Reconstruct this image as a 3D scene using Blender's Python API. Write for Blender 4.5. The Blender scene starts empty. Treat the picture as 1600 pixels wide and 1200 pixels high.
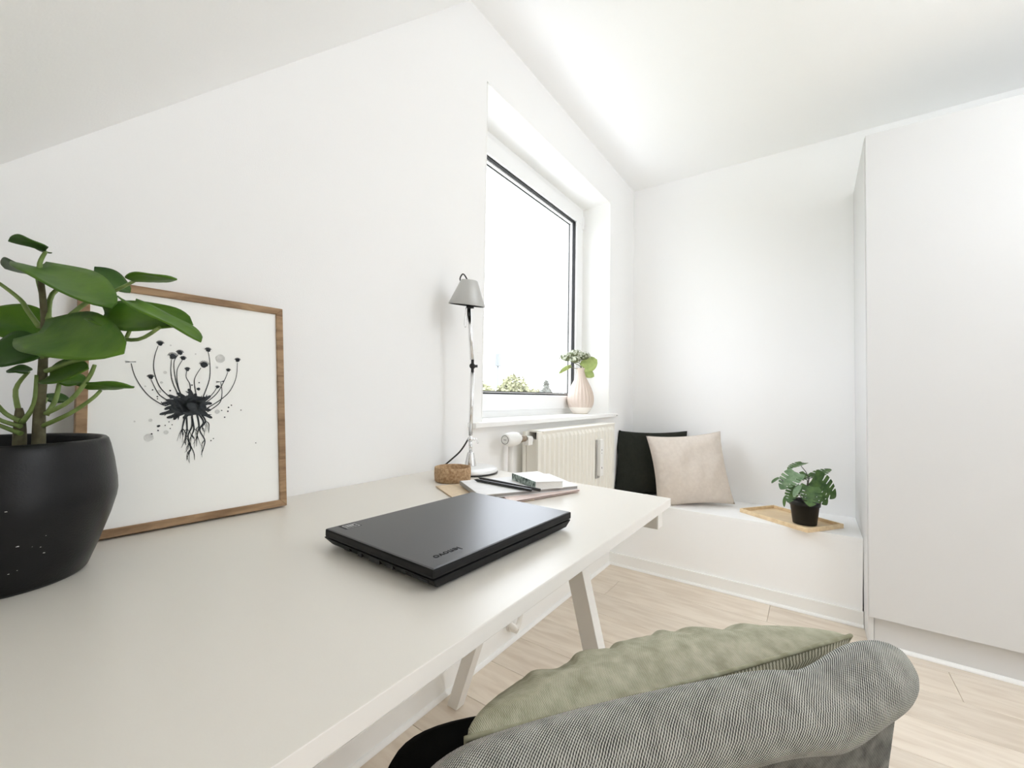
import bpy, bmesh, math, random
from mathutils import Vector, Matrix, noise
random.seed(7)
S = bpy.context.scene
COL = S.collection
PI = math.pi

# ------------------------------------------------------------------ camera
CAM = Vector((0.9964, 0.0, 0.9819))
YAW, PITCH, ROLL, FPX = 0.6158, 0.0279, 0.0155, 662.9
fw = Vector((-math.sin(YAW) * math.cos(PITCH), math.cos(YAW) * math.cos(PITCH), math.sin(PITCH)))
rt = fw.cross(Vector((0, 0, 1))).normalized()
up = rt.cross(fw)
r2 = rt * math.cos(ROLL) + up * math.sin(ROLL)
u2 = up * math.cos(ROLL) - rt * math.sin(ROLL)
cd = bpy.data.cameras.new('camera')
cd.sensor_fit = 'HORIZONTAL'
cd.sensor_width = 36.0
cd.lens = FPX / 1600 * 36.0
cd.clip_start = 0.02
cd.clip_end = 500
cam = bpy.data.objects.new('camera', cd)
COL.objects.link(cam)
m3 = Matrix((r2, u2, -fw)).transposed()
cam.matrix_world = Matrix.Translation(CAM) @ m3.to_4x4()
S.camera = cam

# ------------------------------------------------------------------ light
SKY = 9.0
w = bpy.data.worlds.new('sky')
S.world = w
w.use_nodes = True
nt = w.node_tree
nt.nodes.clear()
wo = nt.nodes.new('ShaderNodeOutputWorld')
bg = nt.nodes.new('ShaderNodeBackground')
tc = nt.nodes.new('ShaderNodeTexCoord')
sp = nt.nodes.new('ShaderNodeSeparateXYZ')
cr = nt.nodes.new('ShaderNodeValToRGB')
cr.color_ramp.elements[0].position = 0.0
cr.color_ramp.elements[0].color = (0.89, 0.935, 1.0, 1)
cr.color_ramp.elements[1].position = 0.8
cr.color_ramp.elements[1].color = (0.87, 0.925, 1.0, 1)
nt.links.new(tc.outputs['Generated'], sp.inputs[0])
nt.links.new(sp.outputs['Z'], cr.inputs[0])
nt.links.new(cr.outputs[0], bg.inputs['Color'])
bg.inputs['Strength'].default_value = SKY
nt.links.new(bg.outputs[0], wo.inputs[0])


def portal(name, loc, rot, sx, sy):
    l = bpy.data.lights.new(name, 'AREA')
    l.shape = 'RECTANGLE'
    l.size, l.size_y = sx, sy
    l.cycles.is_portal = True
    o = bpy.data.objects.new(name, l)
    COL.objects.link(o)
    o.location = loc
    o.rotation_euler = rot


S.view_settings.view_transform = 'Standard'
S.view_settings.look = 'None'
S.view_settings.gamma = 1.0
S.view_settings.use_curve_mapping = False
S.view_settings.exposure = -0.55
S.cycles.max_bounces = 24
S.cycles.diffuse_bounces = 20
S.cycles.glossy_bounces = 4
S.cycles.transparent_max_bounces = 16
S.cycles.caustics_reflective = False
S.cycles.caustics_refractive = False
S.cycles.sample_clamp_indirect = 8.0
S.cycles.use_denoising = True


# ------------------------------------------------------------------ materials
def mat(name, col, rough=0.6, metal=0.0, spec=0.5, noise_amt=0.0, noise_scale=20, bump=0.0, bump_scale=200, col2=None, coat=0.0, stretch=None):
    m = bpy.data.materials.new(name)
    m.use_nodes = True
    n = m.node_tree.nodes
    l = m.node_tree.links
    b = n['Principled BSDF']
    b.inputs['Base Color'].default_value = (*col, 1)
    b.inputs['Roughness'].default_value = rough
    b.inputs['Metallic'].default_value = metal
    b.inputs['Specular IOR Level'].default_value = spec
    b.inputs['Coat Weight'].default_value = coat
    t = n.new('ShaderNodeTexCoord')
    mp = n.new('ShaderNodeMapping')
    l.new(t.outputs['Object'], mp.inputs[0])
    if stretch:
        mp.inputs['Scale'].default_value = stretch
    nz = n.new('ShaderNodeTexNoise')
    nz.inputs['Scale'].default_value = noise_scale
    nz.inputs['Detail'].default_value = 6
    l.new(mp.outputs[0], nz.inputs['Vector'])
    if noise_amt > 0 or col2:
        r = n.new('ShaderNodeValToRGB')
        c2 = col2 or tuple(c * (1 - noise_amt) for c in col)
        r.color_ramp.elements[0].position = 0.35
        r.color_ramp.elements[1].position = 0.65
        r.color_ramp.elements[0].color = (*c2, 1)
        r.color_ramp.elements[1].color = (*col, 1)
        l.new(nz.outputs['Fac'], r.inputs[0])
        l.new(r.outputs[0], b.inputs['Base Color'])
    if bump > 0:
        nb = n.new('ShaderNodeTexNoise')
        nb.inputs['Scale'].default_value = bump_scale
        nb.inputs['Detail'].default_value = 3
        l.new(mp.outputs[0], nb.inputs['Vector'])
        bp = n.new('ShaderNodeBump')
        bp.inputs['Strength'].default_value = bump
        bp.inputs['Distance'].default_value = 0.002
        l.new(nb.outputs['Fac'], bp.inputs['Height'])
        l.new(bp.outputs[0], b.inputs['Normal'])
    return m


def weave(name, ca, cb, scale=900, mix_noise=0.35, uv=True, bump=0.5, angle=0.6):
    """woven cloth: two crossed thread waves in the surface's own UV"""
    m = bpy.data.materials.new(name)
    m.use_nodes = True
    n = m.node_tree.nodes
    l = m.node_tree.links
    b = n['Principled BSDF']
    b.inputs['Roughness'].default_value = 0.95
    b.inputs['Specular IOR Level'].default_value = 0.1
    t = n.new('ShaderNodeTexCoord')
    mp = n.new('ShaderNodeMapping')
    l.new(t.outputs['UV' if uv else 'Object'], mp.inputs[0])
    mp.inputs['Rotation'].default_value = (0, 0, angle)
    w1 = n.new('ShaderNodeTexWave')
    w1.inputs['Scale'].default_value = scale
    w1.inputs['Distortion'].default_value = 1.2
    w1.inputs['Detail'].default_value = 1
    w1.bands_direction = 'X'
    w2 = n.new('ShaderNodeTexWave')
    w2.inputs['Scale'].default_value = scale * 0.9
    w2.inputs['Distortion'].default_value = 1.2
    w2.bands_direction = 'Y'
    l.new(mp.outputs[0], w1.inputs['Vector'])
    l.new(mp.outputs[0], w2.inputs['Vector'])
    nz = n.new('ShaderNodeTexNoise')
    nz.inputs['Scale'].default_value = 60
    nz.inputs['Detail'].default_value = 5
    l.new(t.outputs['Object'], nz.inputs['Vector'])
    a1 = n.new('ShaderNodeMath'); a1.operation = 'MULTIPLY_ADD'
    a1.inputs[1].default_value = 0.22
    l.new(w2.outputs['Fac'], a1.inputs[0])
    mu = n.new('ShaderNodeMath'); mu.operation = 'MULTIPLY'
    mu.inputs[1].default_value = 0.78
    l.new(w1.outputs['Fac'], mu.inputs[0])
    l.new(mu.outputs[0], a1.inputs[2])
    mx = n.new('ShaderNodeMath'); mx.operation = 'MULTIPLY_ADD'
    mx.inputs[1].default_value = mix_noise
    l.new(nz.outputs['Fac'], mx.inputs[0])
    m3_ = n.new('ShaderNodeMath'); m3_.operation = 'MULTIPLY'
    m3_.inputs[1].default_value = 1 - mix_noise
    l.new(a1.outputs[0], m3_.inputs[0])
    l.new(m3_.outputs[0], mx.inputs[2])
    r = n.new('ShaderNodeValToRGB')
    r.color_ramp.elements[0].position = 0.25
    r.color_ramp.elements[1].position = 0.75
    r.color_ramp.elements[0].color = (*ca, 1)
    r.color_ramp.elements[1].color = (*cb, 1)
    l.new(mx.outputs[0], r.inputs[0])
    l.new(r.outputs[0], b.inputs['Base Color'])
    bp = n.new('ShaderNodeBump')
    bp.inputs['Strength'].default_value = bump
    bp.inputs['Distance'].default_value = 0.001
    l.new(a1.outputs[0], bp.inputs['Height'])
    l.new(bp.outputs[0], b.inputs['Normal'])
    return m


def wood(name, ca, cb, rough=0.5, sc=(3, 40, 40), bump=0.08, island=False):
    """long grain along local X"""
    m = bpy.data.materials.new(name)
    m.use_nodes = True
    n = m.node_tree.nodes
    l = m.node_tree.links
    b = n['Principled BSDF']
    b.inputs['Roughness'].default_value = rough
    b.inputs['Specular IOR Level'].default_value = 0.35
    t = n.new('ShaderNodeTexCoord')
    mp = n.new('ShaderNodeMapping')
    mp.inputs['Scale'].default_value = sc
    l.new(t.outputs['Object'], mp.inputs[0])
    if island:
        oi = n.new('ShaderNodeObjectInfo')
        ad = n.new('ShaderNodeVectorMath'); ad.operation = 'MULTIPLY_ADD'
        ad.inputs[1].default_value = (31, 17, 5)
        l.new(oi.outputs['Random'], ad.inputs[0])
        l.new(mp.outputs[0], ad.inputs[2])
        src = ad.outputs[0]
    else:
        src = mp.outputs[0]
    nz = n.new('ShaderNodeTexNoise')
    nz.inputs['Scale'].default_value = 1.0
    nz.inputs['Detail'].default_value = 8
    nz.inputs['Distortion'].default_value = 0.6
    l.new(src, nz.inputs['Vector'])
    r = n.new('ShaderNodeValToRGB')
    r.color_ramp.elements[0].position = 0.33
    r.color_ramp.elements[1].position = 0.62
    r.color_ramp.elements[0].color = (*ca, 1)
    r.color_ramp.elements[1].color = (*cb, 1)
    l.new(nz.outputs['Fac'], r.inputs[0])
    if island:
        hs = n.new('ShaderNodeHueSaturation')
        mr = n.new('ShaderNodeMapRange')
        mr.inputs['To Min'].default_value = 0.93
        mr.inputs['To Max'].default_value = 1.06
        l.new(oi.outputs['Random'], mr.inputs[0])
        l.new(mr.outputs[0], hs.inputs['Value'])
        l.new(r.outputs[0], hs.inputs['Color'])
        l.new(hs.outputs[0], b.inputs['Base Color'])
    else:
        l.new(r.outputs[0], b.inputs['Base Color'])
    bp = n.new('ShaderNodeBump')
    bp.inputs['Strength'].default_value = bump
    bp.inputs['Distance'].default_value = 0.001
    l.new(nz.outputs['Fac'], bp.inputs['Height'])
    l.new(bp.outputs[0], b.inputs['Normal'])
    return m


def glass_mat():
    m = bpy.data.materials.new('clear_glass')
    m.use_nodes = True
    n = m.node_tree.nodes
    l = m.node_tree.links
    n.clear()
    o = n.new('ShaderNodeOutputMaterial')
    tr = n.new('ShaderNodeBsdfTransparent')
    tr.inputs[0].default_value = (0.985, 0.987, 0.99, 1)
    gl = n.new('ShaderNodeBsdfGlossy')
    gl.inputs['Roughness'].default_value = 0.0
    lw = n.new('ShaderNodeLayerWeight')
    lw.inputs['Blend'].default_value = 0.5
    pw = n.new('ShaderNodeMath')
    pw.operation = 'POWER'
    pw.inputs[1].default_value = 4.0
    l.new(lw.outputs['Facing'], pw.inputs[0])
    fr = n.new('ShaderNodeMath')
    fr.operation = 'MULTIPLY_ADD'
    fr.inputs[1].default_value = 0.5
    fr.inputs[2].default_value = 0.03
    l.new(pw.outputs[0], fr.inputs[0])
    mx = n.new('ShaderNodeMixShader')
    l.new(fr.outputs[0], mx.inputs[0])
    l.new(tr.outputs[0], mx.inputs[1])
    l.new(gl.outputs[0], mx.inputs[2])
    l.new(mx.outputs[0], o.inputs[0])
    return m


M = {}
M['wall'] = mat('white_wall_paint', (0.915, 0.917, 0.918), 0.85, spec=0.2, bump=0.12, bump_scale=350)
M['ceiling'] = mat('white_ceiling_paint', (0.95, 0.955, 0.957), 0.9, spec=0.15, bump=0.15, bump_scale=250)
M['trim'] = mat('white_trim_paint', (0.90, 0.90, 0.885), 0.45, bump=0.05, bump_scale=120)
M['upvc'] = mat('white_window_plastic', (0.88, 0.885, 0.885), 0.35)
M['sill'] = mat('white_sill_lacquer', (0.90, 0.90, 0.89), 0.4)
M['gasket'] = mat('black_rubber_gasket', (0.012, 0.012, 0.013), 0.6)
M['bench'] = mat('white_bench_paint', (0.94, 0.945, 0.948), 0.6, bump=0.05, bump_scale=150)
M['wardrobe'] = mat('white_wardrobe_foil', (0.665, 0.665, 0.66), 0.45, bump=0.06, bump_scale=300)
M['desk'] = mat('pale_grey_desk_laminate', (0.755, 0.725, 0.665), 0.33, spec=0.55, bump=0.03, bump_scale=500)
M['deskedge'] = mat('desk_edge_band', (0.83, 0.81, 0.775), 0.5)
M['trestle'] = mat('white_trestle_lacquer', (0.80, 0.785, 0.75), 0.5)
M['floor_base'] = mat('floor_joint', (0.40, 0.33, 0.25), 0.8)
M['plank'] = wood('pale_oak_plank', (0.67, 0.575, 0.47), (0.78, 0.695, 0.59), 0.42, (5, 30, 30), 0.05, True)
M['oak'] = wood('oak_frame_wood', (0.215, 0.125, 0.062), (0.40, 0.26, 0.145), 0.55, (90, 14, 90), 0.2)
M['bamboo'] = wood('bamboo_tray_wood', (0.72, 0.54, 0.33), (0.84, 0.67, 0.44), 0.45, (6, 60, 60), 0.05)
M['paper'] = mat('white_art_paper', (0.96, 0.96, 0.935), 0.8)
M['ink'] = mat('black_ink', (0.018, 0.022, 0.025), 0.8, col2=(0.04, 0.045, 0.05), noise_scale=90)
M['wash'] = mat('pale_ink_wash', (0.60, 0.60, 0.585), 0.85, col2=(0.74, 0.74, 0.72), noise_scale=120)
M['pot'] = mat('black_glazed_pot', (0.0035, 0.0036, 0.004), 0.36, spec=0.30, bump=0.12, bump_scale=420, col2=(0.006, 0.006, 0.0065), noise_scale=40)
M['scuff'] = mat('pale_scuff', (0.55, 0.55, 0.52), 0.8)
M['soil'] = mat('dark_soil', (0.02, 0.015, 0.01), 0.95, bump=0.8, bump_scale=150)
M['leaf'] = mat('fleshy_green_leaf', (0.052, 0.135, 0.010), 0.50, spec=0.28, col2=(0.095, 0.20, 0.016), noise_scale=28, bump=0.15, bump_scale=90)
M['leafdark'] = mat('deep_green_leaf', (0.020, 0.062, 0.008), 0.50, spec=0.28, col2=(0.042, 0.105, 0.014), noise_scale=28, bump=0.15, bump_scale=90)
M['petiole'] = mat('green_leaf_stalk', (0.24, 0.34, 0.10), 0.5, col2=(0.16, 0.24, 0.06), noise_scale=60)
M['bark'] = mat('brown_green_trunk', (0.15, 0.14, 0.075), 0.8, col2=(0.085, 0.075, 0.04), noise_scale=70, bump=0.6, bump_scale=120)
M['lapblack'] = mat('matt_black_laptop_shell', (0.004, 0.004, 0.0045), 0.35, spec=0.92, bump=0.03, bump_scale=700)
M['lapside'] = mat('black_laptop_side', (0.005, 0.005, 0.0055), 0.5, spec=0.25)
M['lapport'] = mat('laptop_port_metal', (0.035, 0.035, 0.037), 0.4, 0.5)
M['lapgrey'] = mat('dark_grey_mark', (0.02, 0.02, 0.021), 0.9, spec=0.05)
M['silverprint'] = mat('silver_sticker_print', (0.62, 0.62, 0.62), 0.5)
M['alu'] = mat('polished_aluminium', (0.80, 0.80, 0.80), 0.22, 1.0)
M['lampgrey'] = mat('grey_lamp_shade', (0.53, 0.53, 0.515), 0.45, 0.35)
M['lampwhite'] = mat('pale_lamp_base', (0.84, 0.85, 0.85), 0.3, 0.2)
M['black'] = mat('black_plastic', (0.010, 0.010, 0.010), 0.45)
M['cork'] = mat('cork', (0.55, 0.39, 0.235), 0.9, col2=(0.33, 0.20, 0.105), noise_scale=160, bump=0.6, bump_scale=220)
M['kraft'] = mat('kraft_paper', (0.74, 0.60, 0.43), 0.85, noise_amt=0.1, noise_scale=90)
M['pink'] = mat('pale_pink_cover', (0.86, 0.73, 0.69), 0.8, noise_amt=0.06, noise_scale=60)
M['greycover'] = mat('pale_grey_cover', (0.80, 0.80, 0.80), 0.6, noise_amt=0.05, noise_scale=40)
M['greyedge'] = mat('grey_page_edge', (0.34, 0.33, 0.315), 0.8, noise_amt=0.2, noise_scale=200, stretch=(1, 1, 20))
M['pages'] = mat('white_pages', (0.82, 0.81, 0.78), 0.8, noise_amt=0.15, noise_scale=200, stretch=(1, 1, 25))
M['patterncover'] = mat('green_patterned_cover', (0.50, 0.60, 0.55), 0.7, col2=(0.035, 0.06, 0.05), noise_scale=95)
M['whitecover'] = mat('white_notebook_cover', (0.88, 0.88, 0.87), 0.6)
M['pencil'] = mat('black_pencil', (0.008, 0.008, 0.008), 0.35)
M['graphite'] = mat('graphite_point', (0.08, 0.08, 0.08), 0.5)
M['radiator'] = mat('cream_radiator_enamel', (0.83, 0.81, 0.745), 0.4)
M['radside'] = mat('grey_radiator_gap', (0.30, 0.29, 0.26), 0.7)
M['pipe'] = mat('white_pipe_paint', (0.82, 0.80, 0.76), 0.45)
M['brass'] = mat('dull_valve_metal', (0.34, 0.28, 0.22), 0.4, 0.8)
M['valvewhite'] = mat('white_valve_plastic', (0.86, 0.86, 0.84), 0.4)
M['meterback'] = mat('meter_backing', (0.40, 0.39, 0.37), 0.6)
M['darkedge'] = mat('brown_page_edge', (0.17, 0.12, 0.085), 0.8)
M['seatcloth'] = mat('black_seat_cloth', (0.006, 0.006, 0.0055), 0.95, spec=0.05, bump=0.3, bump_scale=500)
M['meter'] = mat('meter_plastic', (0.84, 0.84, 0.82), 0.45)
M['vase'] = mat('blush_ceramic', (0.64, 0.535, 0.46), 0.75, bump=0.1, bump_scale=200)
M['vasebase'] = mat('pale_ceramic_foot', (0.82, 0.77, 0.70), 0.75)
M['floret'] = mat('pale_green_floret', (0.70, 0.72, 0.60), 0.8, col2=(0.30, 0.33, 0.22), noise_scale=70)
M['floretdark'] = mat('dull_green_bud', (0.13, 0.15, 0.07), 0.8)
M['limeleaf'] = mat('lime_hydrangea_leaf', (0.40, 0.48, 0.17), 0.6, col2=(0.30, 0.39, 0.12), noise_scale=50, bump=0.2, bump_scale=90)
M['stem'] = mat('brown_flower_stem', (0.16, 0.14, 0.07), 0.7)
M['monstera'] = mat('monstera_leaf', (0.026, 0.078, 0.014), 0.5, col2=(0.075, 0.155, 0.028), noise_scale=42)
M['monsterapale'] = mat('greyish_monstera_leaf', (0.09, 0.17, 0.075), 0.45, col2=(0.20, 0.29, 0.17), noise_scale=45)
M['twig'] = mat('grey_brown_stem', (0.11, 0.10, 0.09), 0.7)
M['plasticpot'] = mat('black_plastic_pot', (0.006, 0.006, 0.006), 0.5)
M['darkcloth'] = weave('charcoal_linen', (0.016, 0.018, 0.014), (0.036, 0.038, 0.031), 130, 0.4)
M['beigecloth'] = weave('oatmeal_linen', (0.62, 0.55, 0.485), (0.76, 0.69, 0.62), 130, 0.5)
M['greencloth'] = weave('sage_wool', (0.27, 0.265, 0.18), (0.58, 0.57, 0.45), 210, 0.65, bump=0.6)
M['cushback'] = weave('dark_striped_cushion_back', (0.13, 0.125, 0.085), (0.44, 0.42, 0.33), 130, 0.3, bump=0.8, angle=1.1)
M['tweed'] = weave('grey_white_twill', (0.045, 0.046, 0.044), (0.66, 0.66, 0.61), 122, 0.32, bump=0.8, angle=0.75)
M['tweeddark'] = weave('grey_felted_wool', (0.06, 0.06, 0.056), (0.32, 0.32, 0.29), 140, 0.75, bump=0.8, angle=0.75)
M['glass'] = glass_mat()
M['fillglow'] = bpy.data.materials.new('fill_light_glow')  # emission of the fill light added out of view
M['fillglow'].use_nodes = True
_b = M['fillglow'].node_tree.nodes['Principled BSDF']
_b.inputs['Emission Color'].default_value = (0.90, 0.945, 1.0, 1)
_b.inputs['Emission Strength'].default_value = 13.0
M['foliage_y'] = mat('yellow_green_foliage', (0.34, 0.335, 0.20), 0.9, col2=(0.25, 0.25, 0.15), noise_scale=1.2)
M['foliage_g'] = mat('grey_green_foliage', (0.24, 0.255, 0.23), 0.9, col2=(0.17, 0.185, 0.165), noise_scale=1.0)
M['trunk'] = mat('tree_trunk', (0.12, 0.11, 0.10), 0.9)
M['lawn'] = mat('far_lawn', (0.26, 0.265, 0.17), 0.95, noise_amt=0.2, noise_scale=0.3)
M['mast'] = mat('pale_tower', (0.23, 0.24, 0.255), 0.8)


# ------------------------------------------------------------------ helpers
def link(name, me, m=None, parent=None, smooth=False):
    o = bpy.data.objects.new(name, me)
    COL.objects.link(o)
    if m is not None:
        for x in (m if isinstance(m, (list, tuple)) else [m]):
            me.materials.append(x)
    if parent is not None:
        o.parent = parent
    if smooth:
        for p in me.polygons:
            p.use_smooth = True
    return o


def obj(name, bm, m=None, parent=None, smooth=False, recalc=True):
    if recalc:
        bmesh.ops.recalc_face_normals(bm, faces=bm.faces)
    me = bpy.data.meshes.new(name)
    bm.to_mesh(me)
    bm.free()
    return link(name, me, m, parent, smooth)


def thing(name, label, cat, loc=(0, 0, 0), group=None):
    """an Empty at the thing's base; parts are written in world space and moved under it"""
    o = bpy.data.objects.new(name, None)
    COL.objects.link(o)
    o.empty_display_size = 0.05
    o.location = loc
    tag(o, label, cat, group)
    return o


def tag(o, label, cat=None, group=None, kind=None):
    if label:
        o['label'] = label
    if cat:
        o['category'] = cat
    if group:
        o['group'] = group
    if kind:
        o['kind'] = kind
    return o


def struct(name, bm, m, parent=None, smooth=False):
    o = obj(name, bm, m, parent, smooth)
    if parent is None:
        o['kind'] = 'structure'
    return o


def settle():
    """keep world placement of parts that were written in world coordinates under a moved Empty"""
    bpy.context.view_layer.update()
    for o in list(COL.objects):
        if o.parent is not None:
            o.matrix_parent_inverse = o.parent.matrix_world.inverted()
            if o.parent.parent is not None:
                pass


def box(bm, x0, x1, y0, y1, z0, z1, bev=0.0, seg=2, mi=0):
    vs = [bm.verts.new((x, y, z)) for x in (x0, x1) for y in (y0, y1) for z in (z0, z1)]
    q = [(0, 1, 3, 2), (4, 6, 7, 5), (0, 4, 5, 1), (2, 3, 7, 6), (0, 2, 6, 4), (1, 5, 7, 3)]
    fs = [bm.faces.new([vs[i] for i in f]) for f in q]
    for f in fs:
        f.material_index = mi
    if bev > 0:
        es = list({e for f in fs for e in f.edges})
        bmesh.ops.bevel(bm, geom=es, offset=bev, segments=seg, affect='EDGES', profile=0.6)
    return vs


def hexa(bm, P, bev=0.0, seg=2, mi=0):
    """8 points: bottom ring 0..3, top ring 4..7"""
    vs = [bm.verts.new(p) for p in P]
    q = [(3, 2, 1, 0), (4, 5, 6, 7), (0, 1, 5, 4), (1, 2, 6, 5), (2, 3, 7, 6), (3, 0, 4, 7)]
    fs = [bm.faces.new([vs[i] for i in f]) for f in q]
    for f in fs:
        f.material_index = mi
    if bev > 0:
        es = list({e for f in fs for e in f.edges})
        bmesh.ops.bevel(bm, geom=es, offset=bev, segments=seg, affect='EDGES', profile=0.6)
    return vs


def smooth_path(pts, n=4):
    P = [Vector(p) for p in pts]
    if len(P) < 3:
        return P
    out = []
    for i in range(len(P) - 1):
        p0 = P[max(i - 1, 0)]
        p1, p2 = P[i], P[i + 1]
        p3 = P[min(i + 2, len(P) - 1)]
        for k in range(n):
            t = k / n
            out.append(0.5 * ((2 * p1) + (p2 - p0) * t + (2 * p0 - 5 * p1 + 4 * p2 - p3) * t * t + (3 * p1 - p0 - 3 * p2 + p3) * t ** 3))
    out.append(P[-1])
    return out


def tube(bm, pts, r, seg=8, caps=True, smooth=4, mi=0):
    P = smooth_path(pts, smooth) if smooth > 1 else [Vector(p) for p in pts]
    n = len(P)
    rad = r if callable(r) else (lambda t: r if not isinstance(r, (tuple, list)) else r[0] + (r[1] - r[0]) * t)
    rings = []
    prev = None
    for i, p in enumerate(P):
        d = (P[min(i + 1, n - 1)] - P[max(i - 1, 0)]).normalized()
        if prev is None:
            a = Vector((0, 0, 1)) if abs(d.z) < 0.9 else Vector((1, 0, 0))
            x = d.cross(a).normalized()
        else:
            x = (prev - d * prev.dot(d)).normalized()
        prev = x
        y = d.cross(x)
        rr = rad(i / (n - 1))
        rings.append([bm.verts.new(p + (x * math.cos(2 * PI * k / seg) + y * math.sin(2 * PI * k / seg)) * rr) for k in range(seg)])
    for a, b in zip(rings, rings[1:]):
        for k in range(seg):
            f = bm.faces.new((a[k], a[(k + 1) % seg], b[(k + 1) % seg], b[k]))
            f.material_index = mi
            f.smooth = True
    if caps:
        bm.faces.new(rings[0][::-1]).material_index = mi
        bm.faces.new(rings[-1]).material_index = mi


def lathe(bm, prof, c=(0, 0, 0), seg=32, axis=None, mi=0, caps=True):
    """prof: (radius, height) along axis (default Z) from c"""
    c = Vector(c)
    ax = Vector(axis).normalized() if axis is not None else Vector((0, 0, 1))
    a = Vector((0, 0, 1)) if abs(ax.z) < 0.9 else Vector((1, 0, 0))
    x = ax.cross(a).normalized()
    y = ax.cross(x)
    rings = []
    for r, h in prof:
        if r < 1e-6:
            rings.append([bm.verts.new(c + ax * h)])
        else:
            rings.append([bm.verts.new(c + ax * h + (x * math.cos(2 * PI * k / seg) + y * math.sin(2 * PI * k / seg)) * r) for k in range(seg)])
    for A, B in zip(rings, rings[1:]):
        for k in range(seg):
            if len(A) == 1 and len(B) == 1:
                continue
            if len(A) == 1:
                f = bm.faces.new((A[0], B[k], B[(k + 1) % seg]))
            elif len(B) == 1:
                f = bm.faces.new((A[k], A[(k + 1) % seg], B[0]))
            else:
                f = bm.faces.new((A[k], A[(k + 1) % seg], B[(k + 1) % seg], B[k]))
            f.material_index = mi
            f.smooth = True
    if caps:
        for R in (rings[0], rings[-1]):
            if len(R) > 2:
                try:
                    bm.faces.new(R).material_index = mi
                except ValueError:
                    pass


def nb():
    return bmesh.new()


def mod_bevel(o, wd=0.002, seg=2):
    m = o.modifiers.new('bevel', 'BEVEL')
    m.width = wd
    m.segments = seg
    m.limit_method = 'ANGLE'
    return o


def frame_pt(O, U, V, N, u, v, n=0.0):
    return O + U * u + V * v + N * n

# ================================================================== the room
D, H = 2.833, 2.40            # far wall, flat ceiling height
YS, SL = 1.113, 1.034         # where the slope meets the flat ceiling, slope rate
YK = -0.62                    # knee wall
XR = 3.60                     # opposite wall
WY1, WY2, WZ1, WZ2 = 1.216, 2.416, 0.868, 2.165
RV = -0.30                    # outer face of the wall


def slope_z(y):
    return H - SL * (YS - y)


# floor: a joint-coloured slab with oak planks laid along X
bm = nb()
box(bm, -0.02, XR, YK, D, -0.05, -0.004)
floor = struct('floor', bm, M['floor_base'])
PW, PLN = 0.189, 1.25
pm = {}


def plank_mesh(L):
    k = round(L, 3)
    if k not in pm:
        b = nb()
        box(b, 0, L - 0.0012, 0, PW - 0.0012, -0.010, 0.0, 0.0008, 1)
        me = bpy.data.meshes.new('plank')
        b.to_mesh(me)
        b.free()
        me.materials.append(M['plank'])
        pm[k] = me
    return pm[k]


row, y = 0, YK
offs = [0.0, 0.55, 0.98, 0.3, 0.75, 0.15, 1.1, 0.42]
while y < D - 0.01:
    x = -0.0 - offs[row % 8]
    while x < XR - 0.01:
        a, b_ = max(x, 0.0), min(x + PLN, XR)
        if b_ - a > 0.02:
            o = link('plank', plank_mesh(b_ - a), None, floor)
            o.location = (a, y, 0)
        x += PLN
    y += PW
    row += 1

# window wall: pieces round the opening, in one continuous plaster shell
bm = nb()


def wall_block(y0, y1, z0, z1, zt0=None, zt1=None):
    zt0 = z1 if zt0 is None else zt0
    zt1 = z1 if zt1 is None else zt1
    hexa(bm, [(RV, y0, z0), (0, y0, z0), (0, y1, z0), (RV, y1, z0), (RV, y0, zt0), (0, y0, zt0), (0, y1, zt1), (RV, y1, zt1)])


wall_block(YK - 0.2, YS, -0.05, 0, slope_z(YK - 0.2) + .02, H + .02)
wall_block(YS, WY1, -0.05, H + .02)
wall_block(WY1, WY2, -0.05, WZ1)
wall_block(WY1, WY2, WZ2, H + .02)
wall_block(WY2, D + 0.2, -0.05, H + .02)
bmesh.ops.remove_doubles(bm, verts=bm.verts, dist=1e-5)
wall_left = struct('wall_left', bm, M['wall'])
bm = nb()
box(bm, 0.0, XR, D, D + 0.2, -0.05, H + .02)
struct('wall_far', bm, M['wall'])
# opposite wall, with an opening added to let in fill light (outside the picture)
DY0, DY1, DZ0, DZ1 = 1.20, 1.70, 0.12, 2.02
bm = nb()


def right_block(y0, y1, z0, z1):
    hexa(bm, [(XR, y0, z0), (XR + .25, y0, z0), (XR + .25, y1, z0), (XR, y1, z0), (XR, y0, z1), (XR + .25, y0, z1), (XR + .25, y1, z1), (XR, y1, z1)])


right_block(YK - .2, DY0, -.05, H + .02)
right_block(DY1, D + .2, -.05, H + .02)
right_block(DY0, DY1, -.05, DZ0)
right_block(DY0, DY1, DZ1, H + .02)
struct('wall_right', bm, M['wall'])
bm = nb()
box(bm, 0.0, XR, YK - 0.2, YK, -0.05, slope_z(YK) + 0.1)
struct('wall_back', bm, M['wall'])

# ceiling: flat part and slope
bm = nb()
box(bm, 0.0, XR, YS, D, H, H + 0.2)


def slope_block(x0, x1, y0, y1):
    za, zb = slope_z(y0), slope_z(y1)
    hexa(bm, [(x0, y0, za), (x1, y0, za), (x1, y1, zb), (x0, y1, zb), (x0, y0 - .10, za + .16), (x1, y0 - .10, za + .16), (x1, y1 - .10, zb + .16), (x0, y1 - .10, zb + .16)])


slope_block(0, XR, YK - .05, YS + .001)
hexa(bm, [(0, YS - .10, H + .16), (XR, YS - .10, H + .16), (XR, YS, H), (0, YS, H), (0, YS - .10, H + .2), (XR, YS - .10, H + .2), (XR, YS + .02, H + .2), (0, YS + .02, H + .2)])
struct('ceiling', bm, M['ceiling'])

XV = Vector((1, 0, 0))


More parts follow.
